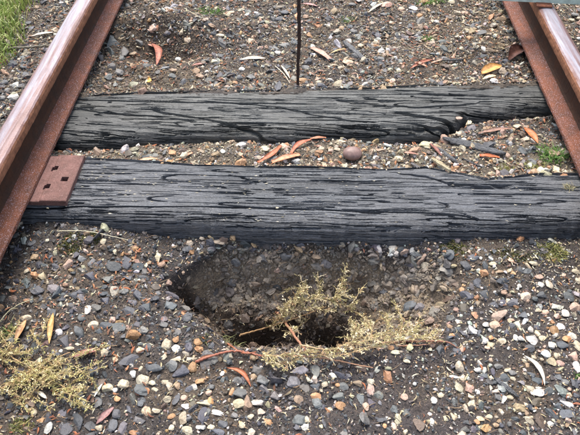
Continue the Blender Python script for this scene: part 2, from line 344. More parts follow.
# ------------------------------------------------------------------ sleepers
def sleeper(name, yf, yb, x0, x1, zb, mat, seed, rf, rb, extra=None, swirl=.005):
    step = .003; xs = np.arange(x0, x1, step); n = len(xs)
    # profile parameter: 0..1 back wall, 1..2 top, 2..3 front wall, with rounded corners
    depth = .012 - zb
    sN = []
    W = .22; ds = .0009
    sb = np.linspace(0, 1, 14); st = np.arange(0, W, ds)/W; sf = np.linspace(0, 1, int((-zb)/ds*.8))
    m = len(sb)+len(st)+len(sf)-2
    X = np.repeat(xs[:, None], m, 1)
    YF = yf(xs) + .004*vn(xs*9, 0*xs, seed); YB = yb(xs) + .004*vn(xs*7, 0*xs, seed+1)
    YF += .0025*vn(xs*60, 0*xs, seed+2)
    lean = .010
    YFt = YF + lean                                   # top front edge sits a little behind the foot of the face
    t = np.concatenate([0*sb[:-1], st, np.ones(len(sf)-1)])[None]
    Yg = YB[:, None]*(1-t) + YFt[:, None]*t
    zz = np.concatenate([zb+(ZT-zb)*sb[:-1], np.full(len(st), ZT), ZT+(zb-ZT)*sf[1:]])[None]
    Z = np.repeat(zz, n, 0)
    w_ = (YB-YFt)[:, None]
    dist_f = t*0 + (1-t)*w_; dist_b = t*w_            # metres from front / back edge on top
    # round the corners
    istop = (t > 0) & (t < 1)
    cf = np.clip(1-dist_f/rf, 0, 1); cb = np.clip(1-dist_b/rb, 0, 1)
    Z = np.where(istop, Z - rf*(1-np.sqrt(1-cf**2*.92)) - rb*(1-np.sqrt(1-cb**2*.92)), Z)
    dropf = rf*(1-np.sqrt(.08)); dropb = rb*(1-np.sqrt(.08))
    k = len(sb)-1+len(st)
    fz = np.linspace(0, 1, m-k+1)[1:][None]
    Z[:, k:] = (ZT-dropf)*(1-fz) + zb*fz; Yg[:, k:] = YFt[:, None] - lean*np.sqrt(np.clip(fz*2.2, 0, 1))
    bz = np.linspace(0, 1, len(sb))[:-1][None]; Z[:, :len(sb)-1] = zb*(1-bz) + (ZT-dropb)*bz
    # arc length across the section
    arc = np.concatenate([np.zeros((n, 1)), np.cumsum(np.hypot(np.diff(Yg, axis=1), np.diff(Z, axis=1)), 1)], 1)
    arc = arc - (YB-YB.mean())[:, None]; gg = arc + swirl*fbm(X*2.2, arc*5, 3, seed+4) + .0025*fbm(X*9, arc*22, 2, seed+6)
    lump = .003*fbm(X*3, arc*7, 3, seed+8)
    d = lump + .0007*np.abs(vn(X*14, gg*260, seed+10)) + .0008*vn(X*5, gg*130, seed+11)
    dg = np.abs(np.gradient(arc, axis=1))+1e-6
    def cr(fx, fg, hw_, k, m0, m1, mx, mg):
        # distance in metres to the noise's zero line, so that a crack keeps its width
        mk = sstep(m0, m1, vn(X*mx+3.3*k, gg*mg, seed+k+30)); v_ = vn(X*fx, gg*fg, seed+k)
        dist = np.abs(v_)/(np.abs(np.gradient(v_, axis=1))/dg+fg*.25)
        return np.clip((hw_*mk-dist)/(hw_*.5), 0, 1)
    d = d - .010*cr(1.5, 52, .0013, 13, .1, .5, 10, 52) - .009*cr(2.4, 84, .0011, 14, -.05, .4, 13, 84) - .018*cr(1.2, 24, .0022, 15, .1, .4, 2.4, 22)
    d = d - .005*cr(4, 130, .0009, 16, -.1, .3, 19, 130) - .008*cr(1.8, 68, .0011, 17, .1, .5, 12, 66) - .004*cr(3, 200, .0009, 19, -.1, .3, 24, 180)
    st = vn(X*2, gg*30, seed+18); d = d + .0011*np.tanh(st*20)
    if extra: d = d + extra(X, Yg, arc, gg)
    # section normals
    ty = np.gradient(Yg, axis=1); tz = np.gradient(Z, axis=1); L = np.hypot(ty, tz)+1e-9
    ny, nz = tz/L, -ty/L
    Y2 = Yg + d*ny; Z2 = Z + d*nz
    # charred broken ends
    endf = np.minimum(sstep(x0, x0+.02, xs), sstep(x1, x1-.02, xs))[:, None]
    V = np.stack([X, Y2, Z2*endf + (1-endf)*(Z2-.004)], -1)
    f = gridfaces(n, m, True)[:, ::-1]
    caps = [np.array([list(range(m))]), np.array([list(range((n-1)*m+m-1, (n-1)*m-1, -1))])]
    return obj_np(name, V.reshape(-1, 3), [f]+caps, mat, smooth=False)
def ex_near(X, Y, arc, gg):
    # long split that leaves the back edge near the right end, plus the seat of the tie plate
    yy = np.interp(X, [.22, .30, .36, .44, .52], [1.140, 1.128, 1.102, 1.098, 1.094])
    wd = np.interp(X, [.2, .28, .40, .46, .54], [0, .004, .0045, .003, 0])
    c = np.clip(1-np.abs(Y-yy-.002*vn(X*50, 0*X, 3))/np.maximum(wd, 1e-5), 0, 1)
    d = -.022*c*(wd > 1e-4)
    h = np.hypot((X-.49)/.025, (Y-at(567, 188, ZT)[1])/.008); d = d - .015*np.clip(1.3-h, 0, 1)
    return d
def ex_far(X, Y, arc, gg):
    # diagonal splits across the grain, left belly and the right shelf
    d = 0*X
    for (pts, wd, dp) in (([(150, 110), (200, 118), (240, 126), (285, 135)], .0045, .013),
                          ([(60, 108), (110, 113), (160, 117), (200, 122)], .003, .008),
                          ([(390, 112), (430, 118), (462, 124), (520, 122)], .007, .022),
                          ([(330, 100), (380, 106), (420, 108), (480, 104)], .004, .012),
                          ([(200, 100), (270, 106), (330, 118), (380, 124)], .003, .009),
                          ([(410, 128), (440, 126), (462, 124)], .005, .014)):
        P = np.array([at(a, b, ZT)[:2] for a, b in pts]); o = np.argsort(P[:, 0])
        yy = np.interp(X, P[o, 0], P[o, 1]); inside = sstep(P[:, 0].min(), P[:, 0].min()+.03, X)*sstep(P[:, 0].max(), P[:, 0].max()-.03, X)
        d = d - dp*inside*np.clip(1-np.abs(Y-yy-.003*vn(X*30, 0*X, 9))/wd, 0, 1)**.7
    # sunken front half right of the break
    d = d - .012*sstep(at(455, 125, ZT)[0], at(475, 125, ZT)[0], X)*sstep(at(450, 112, ZT)[1]+.0, at(450, 116, ZT)[1], Y)
    return d
s1 = sleeper('sleeper', near_f, near_b, -.79, .86, -.15, M_wood_near, 100, .034, .016, ex_near, .004)
tag(s1, 'near weathered grey timber sleeper with fine long cracks, tie plate on its left end', 'sleeper', 'timber sleepers under the rails')
s2 = sleeper('sleeper', far_f, far_b, -.79, .79, -.15, M_wood_far, 200, .03, .02, ex_far, .010)
tag(s2, 'far dark timber sleeper, split and broken along its front edge at the right', 'sleeper', 'timber sleepers under the rails')

# ------------------------------------------------------------------ tie plate with three square holes
def tie_plate():
    xr = at(75, 180, 0)[0]; y0 = at(70, 202, 0)[1]; y1 = at(80, 156, 0)[1]
    sh = at(49, 178, 0)[0]; xl = -HG-.07
    hs = [at(55, 169, 0), at(65, 180, 0), at(47, 187, 0)]; hw = .009
    xs = sorted([xl, sh, sh+.004, xr-.002, xr] + [h[0]-hw for h in hs] + [h[0]+hw for h in hs]); ys = sorted([y0, y0+.002, y1-.002, y1] + [h[1]-hw*.9 for h in hs] + [h[1]+hw*.9 for h in hs])
    def top(x, y):
        z = 0.0035 if x >= sh+.003 else -.001
        if x > xr-.001 or y < y0+.001 or y > y1-.001: z -= .0015
        return z
    V = []; Fq = []; idx = {}
    def v(i, j, lv):
        k = (i, j, lv)
        if k not in idx:
            x, y = xs[i], ys[j]; idx[k] = len(V); V.append((x, y, top(x, y)-(.001 if 0 else 0) if lv else -.014))
        return idx[k]
    def solid(i, j):
        if not (0 <= i < len(xs)-1 and 0 <= j < len(ys)-1): return False
        cx, cy = (xs[i]+xs[i+1])/2, (ys[j]+ys[j+1])/2
        return not any(abs(cx-h[0]) < hw and abs(cy-h[1]) < hw*.9 for h in hs)
    for i in range(len(xs)-1):
        for j in range(len(ys)-1):
            if not solid(i, j): continue
            Fq.append((v(i, j, 1), v(i+1, j, 1), v(i+1, j+1, 1), v(i, j+1, 1))); Fq.append((v(i, j, 0), v(i, j+1, 0), v(i+1, j+1, 0), v(i+1, j, 0)))
            for (a, b, c, e, q) in ((i, j, i+1, j, solid(i, j-1)), (i+1, j, i+1, j+1, solid(i+1, j)), (i+1, j+1, i, j+1, solid(i, j+1)), (i, j+1, i, j, solid(i-1, j))):
                if not q: Fq.append((v(a, b, 1), v(a, b, 0), v(c, e, 0), v(c, e, 1)))
    o = obj_np('tie_plate', np.array(V), np.array(Fq), M_plate)
    tag(o, 'pinkish rusty tie plate with three square holes under the left rail', 'tie plate')
tie_plate()

# ------------------------------------------------------------------ tubes and irregular bars
def tube(path, rad, ns=7, jit=.15, seed=0):
    P = np.array(path, float); n = len(P); rad = np.broadcast_to(rad, n)
    T = np.gradient(P, axis=0); T /= np.linalg.norm(T, axis=1, keepdims=True)+1e-9
    up = np.array([.1, .2, .97]); A = np.cross(T, up); A /= np.linalg.norm(A, axis=1, keepdims=True)+1e-9; B = np.cross(T, A)
    th = np.linspace(0, 2*np.pi, ns, endpoint=False); rr = np.random.default_rng(seed).uniform(1-jit, 1+jit, (n, ns))
    V = P[:, None]+(A[:, None]*np.cos(th)[None, :, None]+B[:, None]*np.sin(th)[None, :, None])*(rad[:, None]*rr)[..., None]
    f = gridfaces(n, ns, True); tri = []
    V = np.concatenate([V.reshape(-1, 3), P[:1]-T[:1]*rad[0]*.3, P[-1:]+T[-1:]*rad[-1]*.3]); a = n*ns
    tri = [(a, (j+1) % ns, j) for j in range(ns)] + [(a+1, (n-1)*ns+j, (n-1)*ns+(j+1) % ns) for j in range(ns)]
    return V, [f, np.array(tri)]
def smooth_path(pts, n):
    P = np.array(pts, float); t = np.linspace(0, len(P)-1, n); out = []
    for q in t:
        i = min(int(q), len(P)-2); u = q-i; p0 = P[max(i-1, 0)]; p1 = P[i]; p2 = P[i+1]; p3 = P[min(i+2, len(P)-1)]
        out.append(.5*((2*p1)+(-p0+p2)*u+(2*p0-5*p1+4*p2-p3)*u*u+(-p0+3*p1-3*p2+p3)*u**3))
    return np.array(out)
class Acc:
    def __init__(s): s.V = []; s.F = {3: [], 4: []}; s.C = []; s.n = 0
    def add(s, V, Fs, c):
        V = np.asarray(V); s.V.append(V); s.C.append(np.broadcast_to(np.array(c, float), V.shape))
        for f in (Fs if isinstance(Fs, list) else [Fs]):
            f = np.asarray(f)
            if len(f): s.F[f.shape[1]].append(f+s.n)
        s.n += len(V)
    def build(s, name, mat, parent=None, smooth=False):
        return obj_np(name, np.concatenate(s.V), [np.concatenate(f) for f in s.F.values() if f], mat, parent, smooth, np.concatenate(s.C))

# rusty rod standing behind the far sleeper
b = atg(298, 87); b = np.array([at(298, 87, -.02)[0], at(298, 87, -.02)[1], -.06])
pts = [b+np.array([dx, -.02*k/6, k*.11]) for k, dx in enumerate([0, -.001, .002, -.001, -.004, -.007, -.006])]
V, Fs = tube(smooth_path(pts, 90), np.linspace(.0042, .0062, 90), 9, .28, 4)
o = obj_np('rusted_rod', V, Fs, M_rod, smooth=True); tag(o, 'thin dark rusted rod standing upright behind the far sleeper', 'rod')

# pale green bar across the right rail, with its rusty bracket
bar = empty('steel_bar', (0, 0, 0)); tag(bar, 'pale green painted steel bar lying across the right rail', 'bar')
def boxm(c, sx, sy, sz, rz=0, bev=.003):
    x, y, z = sx/2, sy/2, sz/2; P = [(-x+bev, -y), (x-bev, -y), (x, -y+bev), (x, y-bev), (x-bev, y), (-x+bev, y), (-x, y-bev), (-x, -y+bev)]
    V = [(a, b_, -z) for a, b_ in P]+[(a, b_, z-bev) for a, b_ in P]+[(a*(1-bev/x), b_*(1-bev/y), z) for a, b_ in P]
    V = np.array(V); R = np.array([[math.cos(rz), -math.sin(rz), 0], [math.sin(rz), math.cos(rz), 0], [0, 0, 1]])
    q = [(i, (i+1) % 8, 8+(i+1) % 8, 8+i) for i in range(8)]+[(8+i, 8+(i+1) % 8, 16+(i+1) % 8, 16+i) for i in range(8)]
    return V@R.T+np.array(c), [np.array(q), np.array([list(range(7, -1, -1)), list(range(16, 24))])]
pL = at(502, .8, .125); pR = at(580, 4.6, .125); rz = math.atan2(pR[1]-pL[1], pR[0]-pL[0]); mid = (pL+pR)/2
dirv = np.array([math.cos(rz), math.sin(rz), 0]); nrm = np.array([-math.sin(rz), math.cos(rz), 0])
V, Fs = boxm(mid+dirv*.62+nrm*.02+np.array([0, 0, .02]), 1.75, .040, .040, rz)
# an L-section: the horizontal leg lies on the rail, the upright leg stands behind
obj_np('bar_flange', V*np.array([1, 1, 1]), Fs, M_green, bar)
V, Fs = boxm(mid+dirv*.62+nrm*.037+np.array([0, 0, .062]), 1.75, .006, .044, rz, .0015); obj_np('bar_web', V, Fs, M_green, bar)
c = at(544, 6.0, .1205); V, Fs = boxm(c+np.array([0, .012, .003]), .05, .045, .0055, rz, .002); obj_np('bracket', V, Fs, M_clip, bar)

# ------------------------------------------------------------------ rock templates
def ico(sub):
    t = (1+5**.5)/2
    V = [(-1, t, 0), (1, t, 0), (-1, -t, 0), (1, -t, 0), (0, -1, t), (0, 1, t), (0, -1, -t), (0, 1, -t), (t, 0, -1), (t, 0, 1), (-t, 0, -1), (-t, 0, 1)]
    Fc = [(0, 11, 5), (0, 5, 1), (0, 1, 7), (0, 7, 10), (0, 10, 11), (1, 5, 9), (5, 11, 4), (11, 10, 2), (10, 7, 6), (7, 1, 8), (3, 9, 4), (3, 4, 2), (3, 2, 6), (3, 6, 8), (3, 8, 9), (4, 9, 5), (2, 4, 11), (6, 2, 10), (8, 6, 7), (9, 8, 1)]
    V = [np.array(v)/np.linalg.norm(v) for v in V]
    for _ in range(sub):
        c = {}; nf = []
        def mid(a, b):
            k = (min(a, b), max(a, b))
            if k not in c: m = V[a]+V[b]; V.append(m/np.linalg.norm(m)); c[k] = len(V)-1
            return c[k]
        for a, b, d_ in Fc:
            x, y, z = mid(a, b), mid(b, d_), mid(d_, a); nf += [(a, x, z), (b, y, x), (d_, z, y), (x, y, z)]
        Fc = nf
    return np.array(V), np.array(Fc)
def rockify(V, r, planes=11, rough=.03, lo=.55, hi=.9):
    V = V.copy()
    for _ in range(planes):
        n = r.normal(size=3); n /= np.linalg.norm(n); dd = r.uniform(lo, hi); q = V@n; V -= np.outer(np.clip(q-dd, 0, None), n)
    V += r.normal(scale=rough, size=V.shape)
    V -= (V.max(0)+V.min(0))/2; return V/np.abs(V).max(0)
B0, F0 = ico(0); B1, F1 = ico(1); B2, F2 = ico(2)
def rots(n, tilt, nrm):                        # rotation matrices: yaw, random tilt, then to the ground normal
    yaw = rng.uniform(0, 2*np.pi, n) if np.isscalar(n) else n; n = len(yaw)
    cy, sy = np.cos(yaw), np.sin(yaw); Z = np.zeros(n); O = np.ones(n)
    Ry = np.stack([cy, -sy, Z, sy, cy, Z, Z, Z, O], -1).reshape(n, 3, 3)
    up = nrm + rng.normal(size=(n, 3))*tilt; up /= np.linalg.norm(up, axis=1, keepdims=True)
    a = np.cross(np.tile([0, 1., 0], (n, 1)), up); a /= np.linalg.norm(a, axis=1, keepdims=True)+1e-9; b_ = np.cross(up, a)
    return np.stack([a, b_, up], -1) @ Ry

PAL = {'s': (.082, .087, .097), 'g': (.155, .153, .148), 'c': (.49, .42, .3), 'w': (.57, .55, .5), 'o': (.46, .26, .13), 't': (.32, .225, .14), 'p': (.48, .33, .25), 'b': (.13, .095, .072)}
# ------------------------------------------------------------------ stones picked out of the photograph
TILES = {
(0, 210): "120,130,40,30,s;65,160,40,28,s;135,183,34,28,t;160,258,36,30,c;400,125,24,24,c;318,188,34,30,g;437,220,66,36,s;490,205,40,50,s;533,222,48,30,s;345,255,48,36,s;440,318,40,38,c;338,388,28,34,w;372,380,40,32,g;283,330,34,30,s;275,370,40,22,s;315,237,34,26,g;355,205,26,36,g;200,400,44,36,s;315,415,40,36,s;555,380,44,28,s;510,360,40,26,s;492,395,60,40,s;100,420,50,26,c;172,373,36,26,s;410,268,50,34,g;490,262,40,24,s;104,237,20,24,c;480,315,40,36,g;10,345,30,36,g;560,240,30,30,g;565,215,14,20,c;140,95,50,26,s;405,350,40,30,s;50,345,40,34,b",
(140, 210): "35,205,20,18,t;20,375,50,34,s;530,300,40,28,s;525,335,30,36,t;230,310,60,36,g;300,320,50,40,g;350,280,44,34,g;370,200,40,30,g;470,190,40,36,g;560,180,40,30,g;450,320,44,36,b;120,370,50,40,g;170,385,46,34,g;60,300,40,30,b;265,285,34,26,g",
(280, 210): "180,208,50,30,g;30,180,40,24,g;560,215,36,26,c;500,210,60,26,g;540,175,70,24,g;500,370,60,40,s;400,320,40,36,g;470,310,60,24,g;360,200,40,28,g;310,260,34,28,b;540,380,46,36,g",
(430, 210): "70,175,50,40,s;165,185,50,30,s;196,187,14,14,w;213,215,24,36,s;310,195,30,24,p;398,208,36,20,c;342,232,34,30,s;376,237,38,26,s;268,240,34,14,t;282,275,60,26,s;185,285,40,36,s;140,215,50,40,s;142,330,54,40,s;243,210,30,18,c;428,290,24,24,w;420,260,36,20,p;460,290,30,34,c;482,290,22,36,s;523,290,30,36,s;562,240,30,20,c;368,335,40,34,c;345,295,20,18,w;430,330,36,28,s;535,335,40,40,s;493,375,56,26,w;522,400,32,30,w;560,378,50,36,p;270,410,70,36,p;172,410,30,26,o;280,360,34,36,s;245,365,30,36,s;205,325,50,36,s;445,398,30,20,p;65,265,50,36,b;95,290,40,34,b;570,275,20,26,c;515,252,20,16,p;355,410,40,30,s;75,340,60,40,b;130,380,40,40,b",
(0, 322): "308,38,60,34,s;228,40,30,26,w;245,75,50,60,s;135,105,44,50,s;215,120,36,26,s;270,103,36,16,c;236,113,16,14,w;360,12,44,28,c;300,88,20,12,c;380,38,34,26,s;555,35,40,36,g;540,110,24,22,c;500,148,80,36,s,20;515,202,34,26,w;570,100,30,30,s;478,240,46,34,c;550,225,48,36,c;420,255,50,36,c,50;445,265,20,20,w;300,245,80,50,b;390,235,34,44,b;370,275,36,24,c;315,290,50,40,s;155,325,46,40,s;245,355,60,36,s;300,385,74,44,s,-45;350,403,44,40,s;250,412,66,44,s,-35;95,368,40,20,g;133,355,24,28,c;155,382,36,24,o;188,412,32,44,w;380,410,36,24,c;115,420,60,30,b;45,320,36,36,s;515,298,36,40,g;545,308,30,44,s;380,310,30,50,s;475,412,40,50,g;450,355,40,34,s;565,345,34,34,p;435,400,40,50,s;70,235,70,36,s;410,12,50,26,s;460,20,60,40,s;535,10,40,24,s;455,300,26,22,o;105,295,36,30,t;540,380,50,30,g;570,180,30,30,s;250,292,34,30,s",
(140, 322): "105,87,44,44,c;138,108,40,30,w;178,122,32,28,c;138,70,26,26,o;223,78,38,32,o;92,137,24,20,c;137,145,50,20,c;200,143,46,16,c;205,175,38,40,o;54,177,70,30,s;120,170,50,40,g;155,195,66,46,s,35;95,233,30,18,c;15,225,44,40,c;50,237,34,18,c;58,262,26,14,c;112,250,30,36,c;142,247,26,30,t;210,253,32,26,w;232,230,38,24,o;25,347,40,34,c;62,345,36,16,c;248,315,60,38,c;275,305,30,34,o;173,325,40,28,w;170,295,24,22,p;265,275,24,22,p;383,317,50,36,c;455,313,46,26,w;298,352,50,24,w;168,372,36,46,c;122,367,34,20,o,30;184,420,50,30,c;122,410,22,20,c;235,408,40,18,w;275,408,30,18,c;395,400,26,24,c;468,350,34,26,c;428,368,26,20,c;388,275,56,50,g;475,228,50,44,g;460,185,60,40,g;285,147,40,34,g;375,230,40,34,g;140,300,30,44,s;145,40,34,28,g;15,38,30,26,g;92,12,34,20,g;10,300,24,40,s;190,260,34,24,s;105,300,40,26,c,-40;320,395,40,30,g;320,200,24,16,w;355,270,16,30,o;3,180,14,24,c;8,112,20,20,w;485,265,50,40,g;520,290,40,36,g;440,215,26,26,t;300,425,60,26,s",
(280, 322): "52,232,60,44,g;135,195,40,50,g;135,250,40,32,s;205,207,32,24,w;173,243,26,22,c;140,290,50,30,o;145,315,50,40,g;70,302,40,30,t;233,327,44,30,o;347,262,36,46,p;350,232,30,26,c;222,245,22,16,o;332,330,26,30,p;480,292,30,24,p;447,120,40,20,c;410,152,22,14,w;490,152,28,14,c;487,352,44,36,s;455,378,50,30,c,-60;440,403,18,30,p;520,240,16,14,w;75,380,60,40,g;105,380,30,24,c;300,238,40,24,t;225,290,50,30,g;310,300,30,40,g;350,205,30,26,g;485,425,20,20,c;405,402,18,18,o;95,262,40,34,g;245,250,40,30,g;380,285,40,30,g;430,105,24,24,o;535,400,50,40,b;310,180,50,30,b;190,340,30,18,c",
(430, 322): "215,12,26,20,w;250,12,40,30,p;335,12,34,34,c;478,35,36,34,o;502,18,36,28,w;390,30,30,26,w;415,45,20,26,c;330,62,20,26,w;352,64,28,18,w;275,75,40,22,c;235,87,36,28,c;235,62,20,18,o;392,75,46,34,w;435,65,30,20,c;468,92,26,26,w;445,125,42,28,w;490,133,26,24,c;530,68,44,28,o;548,55,36,28,w;570,95,26,40,c;470,157,36,32,c;502,160,32,32,p;552,135,40,40,p;565,175,30,44,w;510,88,50,34,s;380,105,50,30,s;400,135,20,26,c;375,168,16,20,t;265,172,36,20,g;113,175,34,44,c;187,187,34,18,w;92,213,40,12,w;122,218,28,30,c;110,255,36,44,c;153,254,36,44,p;183,272,20,20,w;205,208,36,24,s;300,186,30,14,c;318,198,36,20,g;290,220,36,40,s;320,220,20,16,c;465,275,50,44,s;415,277,60,28,w;388,262,30,34,c;415,310,60,34,b;530,318,56,24,w,-25;282,305,44,20,w,60;308,293,26,18,c;95,310,30,40,g;138,333,24,34,c;90,365,36,22,c,-60;15,305,26,26,w;8,388,20,30,w;383,380,46,22,c,-30;425,385,40,60,b;480,365,80,34,s,-30;530,355,60,40,s;465,395,24,20,w;195,375,36,22,c;225,370,30,20,c;180,388,24,18,o;305,395,20,18,g;565,280,30,30,s;520,232,34,24,g;230,235,30,30,s;350,235,30,24,g;390,205,34,24,s;490,215,36,30,s;255,400,24,18,t;130,420,40,24,g;530,400,20,16,t;540,260,16,14,p;535,285,24,18,c;505,300,36,26,s;70,260,30,24,s;265,290,36,30,g;40,285,24,20,c;500,325,40,24,s;560,240,34,34,s",
(0, 0): "55,330,44,26,w;50,245,40,40,s;100,290,34,30,s;75,215,40,24,s;35,215,44,30,s;120,110,34,28,s;90,260,30,26,s;20,320,30,24,s;30,350,24,22,g;10,380,24,20,g;110,90,26,24,s;140,30,24,20,t;440,165,50,60,g;480,205,36,50,g;430,200,36,34,g;385,225,36,30,g;405,170,20,40,g;420,300,30,36,g;460,280,36,30,g;460,310,34,20,g;515,330,46,30,c;515,210,30,18,t;540,165,30,26,g;545,300,36,30,g;570,320,20,30,c;560,240,34,16,g",
(140, 0): "148,233,24,22,w;125,300,34,30,g;95,265,40,26,g;185,158,30,26,c;265,315,30,26,g;385,300,30,30,g;430,300,34,40,g;395,268,26,20,w;258,278,18,14,w;530,330,44,36,g;550,180,50,22,g;170,320,30,26,g;215,275,34,30,t;510,75,30,26,g;410,45,24,20,s;460,60,30,24,g;470,330,40,20,g;310,140,34,16,c;350,50,40,20,p;400,180,30,24,g;560,50,30,24,s",
(280, 0): "515,37,36,24,w;265,160,30,26,w;312,178,24,26,c;265,245,50,30,p;190,262,36,18,g;285,125,30,22,g;210,45,30,30,t;410,20,50,24,p;400,60,30,18,g;100,265,36,20,g;430,90,20,16,c;545,85,36,36,g;575,40,14,26,o;190,235,40,30,g;255,215,44,20,g;385,235,40,30,g;350,320,30,20,g;280,20,30,20,g;150,320,26,16,c;225,322,30,16,g;435,315,24,24,p;20,175,36,20,g",
(430, 0): "50,165,44,26,g;205,190,18,34,w;235,195,44,26,t;10,210,24,34,g;80,10,30,22,c;275,175,26,36,t;120,190,20,24,c;150,150,24,20,o;560,60,30,24,g;545,80,24,18,c;575,150,20,14,w",
(140, 100): "125,205,30,30,o;60,215,34,24,g;320,200,20,20,w;230,195,20,16,t",
(280, 100): "220,193,26,16,c;160,190,24,20,c;370,225,24,20,w;360,197,20,14,c;155,230,20,14,w;288,258,20,12,c",
(430, 100): "485,140,50,26,g;300,215,28,26,p;130,155,20,14,w;150,150,16,12,o;100,120,24,14,p",
}
K = 580/150.
stones = []
for (ox, oy), txt in TILES.items():
    for e in txt.split(';'):
        q = e.split(','); tx, ty, ln, wd = map(float, q[:4]); a = float(q[5]) if len(q) > 5 else None
        stones.append(dict(px=ox+tx/K, py=oy+ty/K, l=ln/K, w=wd/K, c=q[4], a=a))
stones.sort(key=lambda s: -s['l']*s['w'])
LM = [('rusty tie plate', 62, 180), ('rusted rod', 297, 60), ('round mauve stone', 352, 156), ('bright orange leaf', 491, 73), ('green tuft beside the right rail', 552, 152),
      ('orange curved leaf', 241, 378), ('white sickle-shaped leaf', 537, 372), ('yellow sprigs', 45, 372), ('pink leaf', 86, 355), ('pit under the near sleeper', 240, 290),
      ('dead branch in the pit', 320, 310), ('twig right of the pit', 425, 345), ('left moss patch', 80, 243), ('right moss patch', 545, 252),
      ('dark weathered stick', 357, 52), ('twig left of the left rail', 22, 48), ('upright red leaf', 155, 54), ('pale pointed leaf', 252, 61),
      ('curved dark wood chip', 505, 391), ('thin wavy straw', 22, 306), ('bottom left corner', 10, 425), ('middle of the bottom edge', 290, 432), ('bottom right corner', 570, 428)]
ADJ = {'s': ('dark slate-grey', 'chip'), 'g': ('mid grey', 'stone'), 'c': ('cream', 'pebble'), 'w': ('white', 'pebble'), 'o': ('orange-brown', 'pebble'), 't': ('tan', 'stone'), 'p': ('pinkish', 'pebble'), 'b': ('dark brown', 'stone')}
ORD = ['nearest', 'second nearest', 'third nearest', 'fourth nearest', 'fifth nearest', 'sixth nearest', 'seventh nearest', 'eighth nearest', 'ninth nearest', 'tenth nearest', 'eleventh nearest', 'twelfth nearest']
NTH = 292
things = stones[:NTH]; rest = stones[NTH:]
grp = {}
for s in things:
    dd = sorted((math.hypot(s['px']-x, s['py']-y), nme, x, y) for nme, x, y in LM)[0]
    dx, dy = s['px']-dd[2], s['py']-dd[3]
    rel = ('right of' if dx > 0 else 'left of') if abs(dx) > abs(dy) else ('below' if dy > 0 else 'above')
    if 'corner' in dd[1] or 'bottom edge' in dd[1]: rel = 'by'
    sz = 'large' if s['l'] > 14 else ('small' if s['l'] < 8.5 else '')
    s['key'] = (sz, s['c'], rel, dd[1]); s['d'] = dd[0]; grp.setdefault(s['key'], []).append(s)
for k, L in grp.items():
    L.sort(key=lambda s: s['d']); a, b_ = ADJ[k[1]]
    for i, s in enumerate(L):
        nme = ' '.join(x for x in (k[0], a, b_) if x)
        s['label'] = f"{nme} {k[2]} the {k[3]}" if len(L) == 1 else f"{nme} {k[2]} the {k[3]}, {ORD[i]} to it"
ROCKS = {}
for kind, (pl, lo, hi, ro) in {'flat': (10, .32, .78, .012), 'round': (11, .42, .82, .012)}.items():
    ROCKS[kind] = [mesh_np('stone', rockify(B2, np.random.default_rng(k+50), pl, ro, lo, hi), F2, M_stone) for k in range(14)]
occ = {}
r5 = random.Random(5)
restAcc = []
for i, s in enumerate(stones):
    p = atg(s['px'], s['py']); sc = ppm(*p)
    if onsleeper(p[0], p[1], .004):
        p[2] = ZT
    L_, W_ = s['l']/sc/2*.93, s['w']/sc/2*.93
    nz = MC.T  # the photo foreshortens depth: undo it on the extent that runs away from the camera
    W_ = W_*1.12
    th = .42 if s['c'] in 'sb' else .62
    hgt = min(L_, W_)*th*r5.uniform(.8, 1.15)
    s.update(p=p, L=L_, W=W_, h=hgt, yaw=math.radians(s['a'] if s['a'] is not None else r5.uniform(-22, 22)))
    if i < NTH:
        me = r5.choice(ROCKS['flat' if s['c'] in 'sgb' else 'round'])
        o = bpy.data.objects.new('stone', me); link(o)
        nn = Vector(normal(p[0], p[1], .015)); tl = Vector((r5.gauss(0, .16), r5.gauss(0, .16)-.05, 0)); up = (nn+tl).normalized()
        if onsleeper(p[0], p[1], .004): up = Vector((0, 0, 1))
        q = Vector((0, 0, 1)).rotation_difference(up)
        o.rotation_mode = 'QUATERNION'; o.rotation_quaternion = q @ Matrix.Rotation(s['yaw'], 4, 'Z').to_quaternion()
        o.scale = (L_*1.06, W_*1.06, hgt); o.location = Vector(p)+up*hgt*.22
        c = np.array(PAL[s['c']]); c = c*r5.uniform(.72, 1.22)*np.array([1+r5.gauss(0, .05), 1, 1+r5.gauss(0, .06)])
        o.color = (*np.clip(c, .01, .85), 1)
        tag(o, s['label'], 'stone', 'loose stones picked out of the ballast')

# ------------------------------------------------------------------ gravel and grit (nobody could count it)
def zone_w(x, y):
    """colour weights per position, order s g c w o t p b"""
    n = len(x); P = np.zeros((n, 8)); px = np.empty(n); py = np.empty(n)
    c = (MC @ (np.stack([x, y, np.full(n, -.06)]) - CAM[:, None])); px = 290+F*c[0]/-c[2]; py = 217.5-F*c[1]/-c[2]
    fg = y < near_f(x)
    P[:] = (.34, .2, .12, .07, .04, .1, .05, .08)
    def setw(m, wv): P[m] = wv
    setw(fg & (px < 180), (.5, .17, .07, .03, .035, .05, .035, .11))
    setw(fg & (px >= 180) & (px < 380), (.42, .24, .09, .045, .03, .06, .02, .095))
    setw(fg & (px >= 380), (.42, .16, .14, .09, .05, .04, .05, .05))
    setw(fg & (px > 470) & (py < 360), (.36, .1, .2, .15, .05, .04, .07, .03))
    setw(fg & (pit_depth(x, y) > .025), (.08, .34, .03, .005, .01, .16, .01, .365))
    setw((~fg) & (y < 1.35), (.14, .17, .25, .09, .08, .14, .05, .08))
    setw(y > 1.45, (.26, .33, .09, .06, .04, .1, .06, .06))
    setw((y > 1.45) & (px > 420), (.16, .2, .17, .08, .07, .16, .07, .09))
    setw((y > 1.42) & (px > 70) & (px < 210) & (py > 40), (.12, .3, .03, .02, .02, .16, .02, .33))
    setw(x < -.8, (.45, .3, .1, .06, .02, .04, .01, .02))
    return P
PALA = np.array([PAL[k] for k in 'sgcwotpb'])
